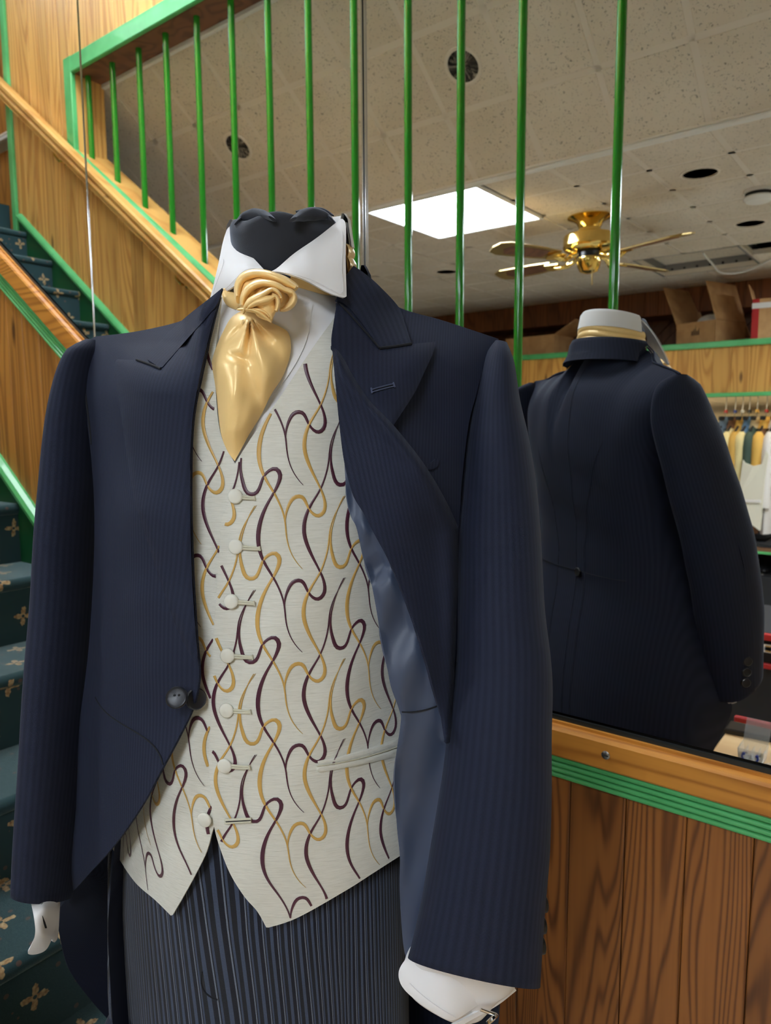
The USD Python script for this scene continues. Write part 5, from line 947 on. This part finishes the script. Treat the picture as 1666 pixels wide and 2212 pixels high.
# sleeves
def sleeve(name, rows, m, parent, n=48, rows_n=90, wob=None, cap_top=True, open_bottom=True, wall=.003, tilt=0.):
    Rw = np.array(rows, float); t = np.r_[0, np.cumsum(np.hypot(np.diff(Rw[:, 1]+Rw[:, 3]), np.diff(Rw[:, 0]+Rw[:, 2]))+1e-6)]; t /= t[-1]; tt = np.linspace(0, 1, rows_n); Q = PchipInterpolator(t, Rw, axis=0)(tt)
    PL, PR = onF(Q[:, 0], Q[:, 1], Q[:, 4]), onF(Q[:, 2], Q[:, 3], Q[:, 4]); c = (PL+PR)/2; w = (PR-PL)/2; dv = np.cross(w, (0, 0, 1)); dv /= np.linalg.norm(dv, axis=1)[:, None]
    sgn = np.sign(np.sum(dv*(C-c), 1)); dv *= sgn[:, None]; dv = dv+np.outer(tilt*np.clip((tt-.25)/.6, 0, 1), (0, 0, 1)); th = np.linspace(0, 2*math.pi, n+1)
    co, sn_ = np.cos(th), np.sin(th); e = 2/2.25; co, sn_ = np.sign(co)*np.abs(co)**e, np.sign(sn_)*np.abs(sn_)**e
    g = np.ones((rows_n, n+1))
    if wob is not None: g = g+wob(tt[:, None], th[None])
    P = c[:, None]+w[:, None]*(co*g)[..., None]+dv[:, None]*(sn_*g*Q[:, 5:6])[..., None]
    per = np.cumsum(np.r_[0, np.linalg.norm(np.diff(P[rows_n//2], axis=0), axis=1)]); L_ = np.r_[0, np.cumsum(np.linalg.norm(np.diff(c, axis=0), axis=1))]
    uv = np.stack(np.broadcast_arrays(per[None], -L_[:, None]), -1)
    RR, UU = [P[k] for k in range(rows_n)], [uv[k] for k in range(rows_n)]
    if open_bottom:
        for k in range(rows_n-1, rows_n-14, -1): RR.append(c[k]+(P[k]-c[k])*(1-wall/np.linalg.norm(w[k]))); UU.append(uv[k])
    v, f = loft(np.array(RR), False, False); nr = np.cross(v[f[:, 1]]-v[f[:, 0]], v[f[:, 2]]-v[f[:, 0]]); k = len(f)//2
    q = slice(0, (rows_n-1)*n//1); cc = np.repeat(c, n+1, 0)
    tst = nr[:200]; 
    if np.mean(np.sum(tst*(v[f[:200, 0]]-c[0]-1e-4*(c[1]-c[0])), 1)) < 0: f = f[:, ::-1]
    vol = None
    nn_ = np.cross(P[rows_n//2, 1]-P[rows_n//2, 0], P[rows_n//2+1, 0]-P[rows_n//2, 0])
    return obj(name, (v, f, np.array(UU).reshape(-1, 2)), m, parent, smooth=True), P, c, dv, w
lw = lambda t, th: .012*np.sin(9*t+2*th)*np.sin(3*t*math.pi)+.02*np.exp(-((t-.52)/.10)**2)*np.sin(26*t+1.5*th)+.05*np.exp(-((t-.14)/.07)**2)*np.sin(th*3+1)*np.clip(-np.sin(th), 0, 1)
LS = [(1070, 736, 1096, 741, .0, .012), (1048, 768, 1111, 785, .0, .045), (1026, 850, 1122, 860, .008, .062), (1008, 950, 1142, 950, .025, .070), (996, 1050, 1158, 1050, .042, .072), (989, 1150, 1167, 1150, .06, .072), (986, 1300, 1175, 1300, .085, .070), (981, 1420, 1186, 1420, .102, .067), (971, 1540, 1191, 1540, .118, .065), (957, 1660, 1191, 1680, .133, .062), (936, 1800, 1187, 1820, .148, .058), (911, 1950, 1175, 1980, .161, .054), (882, 2066, 1167, 2130, .171, .050)]
_, PS, cS, dS, wS = sleeve('sleeve', LS, 'suit_cloth', jk, wob=lw, tilt=.66)
RS = [(192, 734, 214, 736, 0, .012), (172, 765, 226, 768, .0, .045), (152, 830, 222, 830, .005, .055), (139, 920, 220, 920, .015, .062), (130, 1020, 218, 1020, .026, .064), (118, 1150, 208, 1150, .04, .062), (105, 1300, 198, 1300, .052, .058), (93, 1450, 186, 1450, .066, .056), (80, 1620, 170, 1620, .08, .052), (66, 1800, 150, 1800, .095, .048), (56, 1922, 130, 1948, .105, .042)]
sleeve('sleeve', RS, 'suit_cloth', jk, wob=lambda t, th: .012*np.sin(8*t+2*th)*np.sin(3*t*math.pi), tilt=.55)
# cuff buttons of the left sleeve, on its outer back edge
for px, py in ((1171, 1950), (1168, 1996), (1166, 2040)):
    p = onF(np.array(px), np.array(py), .145); ax = .93*right+.25*np.array([-fwd[0], -fwd[1], 0])*-1; ax /= np.linalg.norm(ax)
    obj('cuff_button', lathe([(0, -.003), (.0078, -.003), (.0085, 0), (.0085, .0022), (.0072, .0032), (.0055, .002), (0, .002)], p, 24, ax), 'horn_button', jk, smooth=40, label='dark horn cuff button')
# coat fastening: linked buttons on the right edge
for px, py, f_, nm in ((383, 1507, .176, 'front_button'), (422, 1510, .160, 'link_button')):
    p = onF(np.array(px), np.array(py), f_+.004); ax = (C-p)/np.linalg.norm(C-p); ax = ax+.35*np.array([-1., 0, 0])*(nm == 'front_button')+.5*right*(nm == 'link_button'); ax /= np.linalg.norm(ax)
    obj(nm, lathe([(0, -.002), (.0082, -.002), (.0095, .0), (.0098, .0022), (.0088, .0036), (.0068, .0026), (.0, .0022)], p, 32, ax), 'horn_button', jk, smooth=40)
    if nm == 'front_button':
        for a_, b_ in ((-.002, .002), (.002, .002), (-.002, -.002), (.002, -.002)): obj('button_eye', lathe([(0, .0022), (.0011, .0024), (0, .0028)], p+right*a_+up*b_, 8, ax), 'black_matt', jk)
# shirt cuffs
def cuff(name, rows, parent): return sleeve(name, rows, 'shirt_cotton', parent, n=40, rows_n=36, wall=.0025)
cuff('left_cuff', [(905, 2030, 1135, 2085, .160, .026), (872, 2095, 1106, 2132, .150, .024), (880, 2130, 1085, 2148, .150, .020), (940, 2180, 1060, 2176, .150, .014), (974, 2198, 1048, 2190, .150, .01)], si)
cfm = fmap([(860, 2070, .160), (980, 2090, .178), (1100, 2120, .155), (880, 2150, .172), (980, 2205, .182), (1060, 2200, .162)])
obj('left_cuff_fold', patch([(884, 2062, 1), (862, 2096), (868, 2130), (900, 2162), (942, 2190), (968, 2203), (990, 2200), (1040, 2168), (1108, 2136, 1), (1060, 2120), (960, 2096)], cfm, 7, .002, 0, lambda px, py, d: .002*(1-np.exp(-d/6.))), 'shirt_cotton', si, smooth=True)
obj('left_cuff_edge', patch([(975, 2216, 1), (1020, 2192), (1066, 2166), (1112, 2134, 1), (1116, 2140, 1), (1075, 2172), (1025, 2200), (985, 2222, 1)], lift(cfm, -.004), 5, .002), 'shirt_cotton', si, smooth=True)
obj('cuff_stitching', pathtube([(885, 2124), (915, 2152), (960, 2184), (985, 2198)], cfm, .00035, .003, 30), 'stitch', si)
ck = thing('cufflink', 'silver cufflink in the shirt cuff at the lower right sleeve', 'cufflink', onF(np.array(1055.), np.array(2195.), .17)); p = onF(np.array(1058.), np.array(2190.), .178)
obj('bar', tube([p-right*.008+up*.004, p+right*.006-up*.001], .0016, 10), 'chrome', ck, smooth=40); obj('disc', lathe([(0, -.001), (.006, -.001), (.0065, .001), (.0055, .002), (0, .0022)], p+right*.002-up*.004, 24, -.4*fwd+.6*up*-1+.5*right), 'chrome', ck, smooth=40)
rcm = fmap([(66, 1934, .115), (126, 1943, .105), (95, 1960, .135), (80, 2060, .115), (119, 2006, .11), (95, 2020, .135)])
obj('right_cuff', patch([(64, 1920, 1), (128, 1925, 1), (126, 1950), (124, 1980), (119, 2006), (109, 2036), (97, 2054), (76, 2062), (60, 2060), (66, 2046), (74, 2026), (76, 2006), (72, 1975), (67, 1950)], rcm, 4, .002, 0, lambda px, py, d: .0015*(1-np.exp(-d/5.))), 'shirt_cotton', si, smooth=True)
obj('right_cuff_back', patch([(104, 1930, 1), (131, 1930, 1), (127, 2005), (124, 2028), (114, 2034), (106, 1990)], lift(rcm, -.03), 5, .002), 'shirt_cotton', si, smooth=True)
obj('cuff_slit', patch([(92, 1978, 1), (98, 1992), (102, 2005, 1), (98, 2006, 1), (94, 1992)], lift(rcm, .0022), 3, .0008, 0, None, False), 'black_matt', si); obj('cuff_hole', patch([(85, 1948), (90, 1945), (93, 1950), (88, 1953)], lift(rcm, .0022), 3, .0008), 'grey_metal', si)
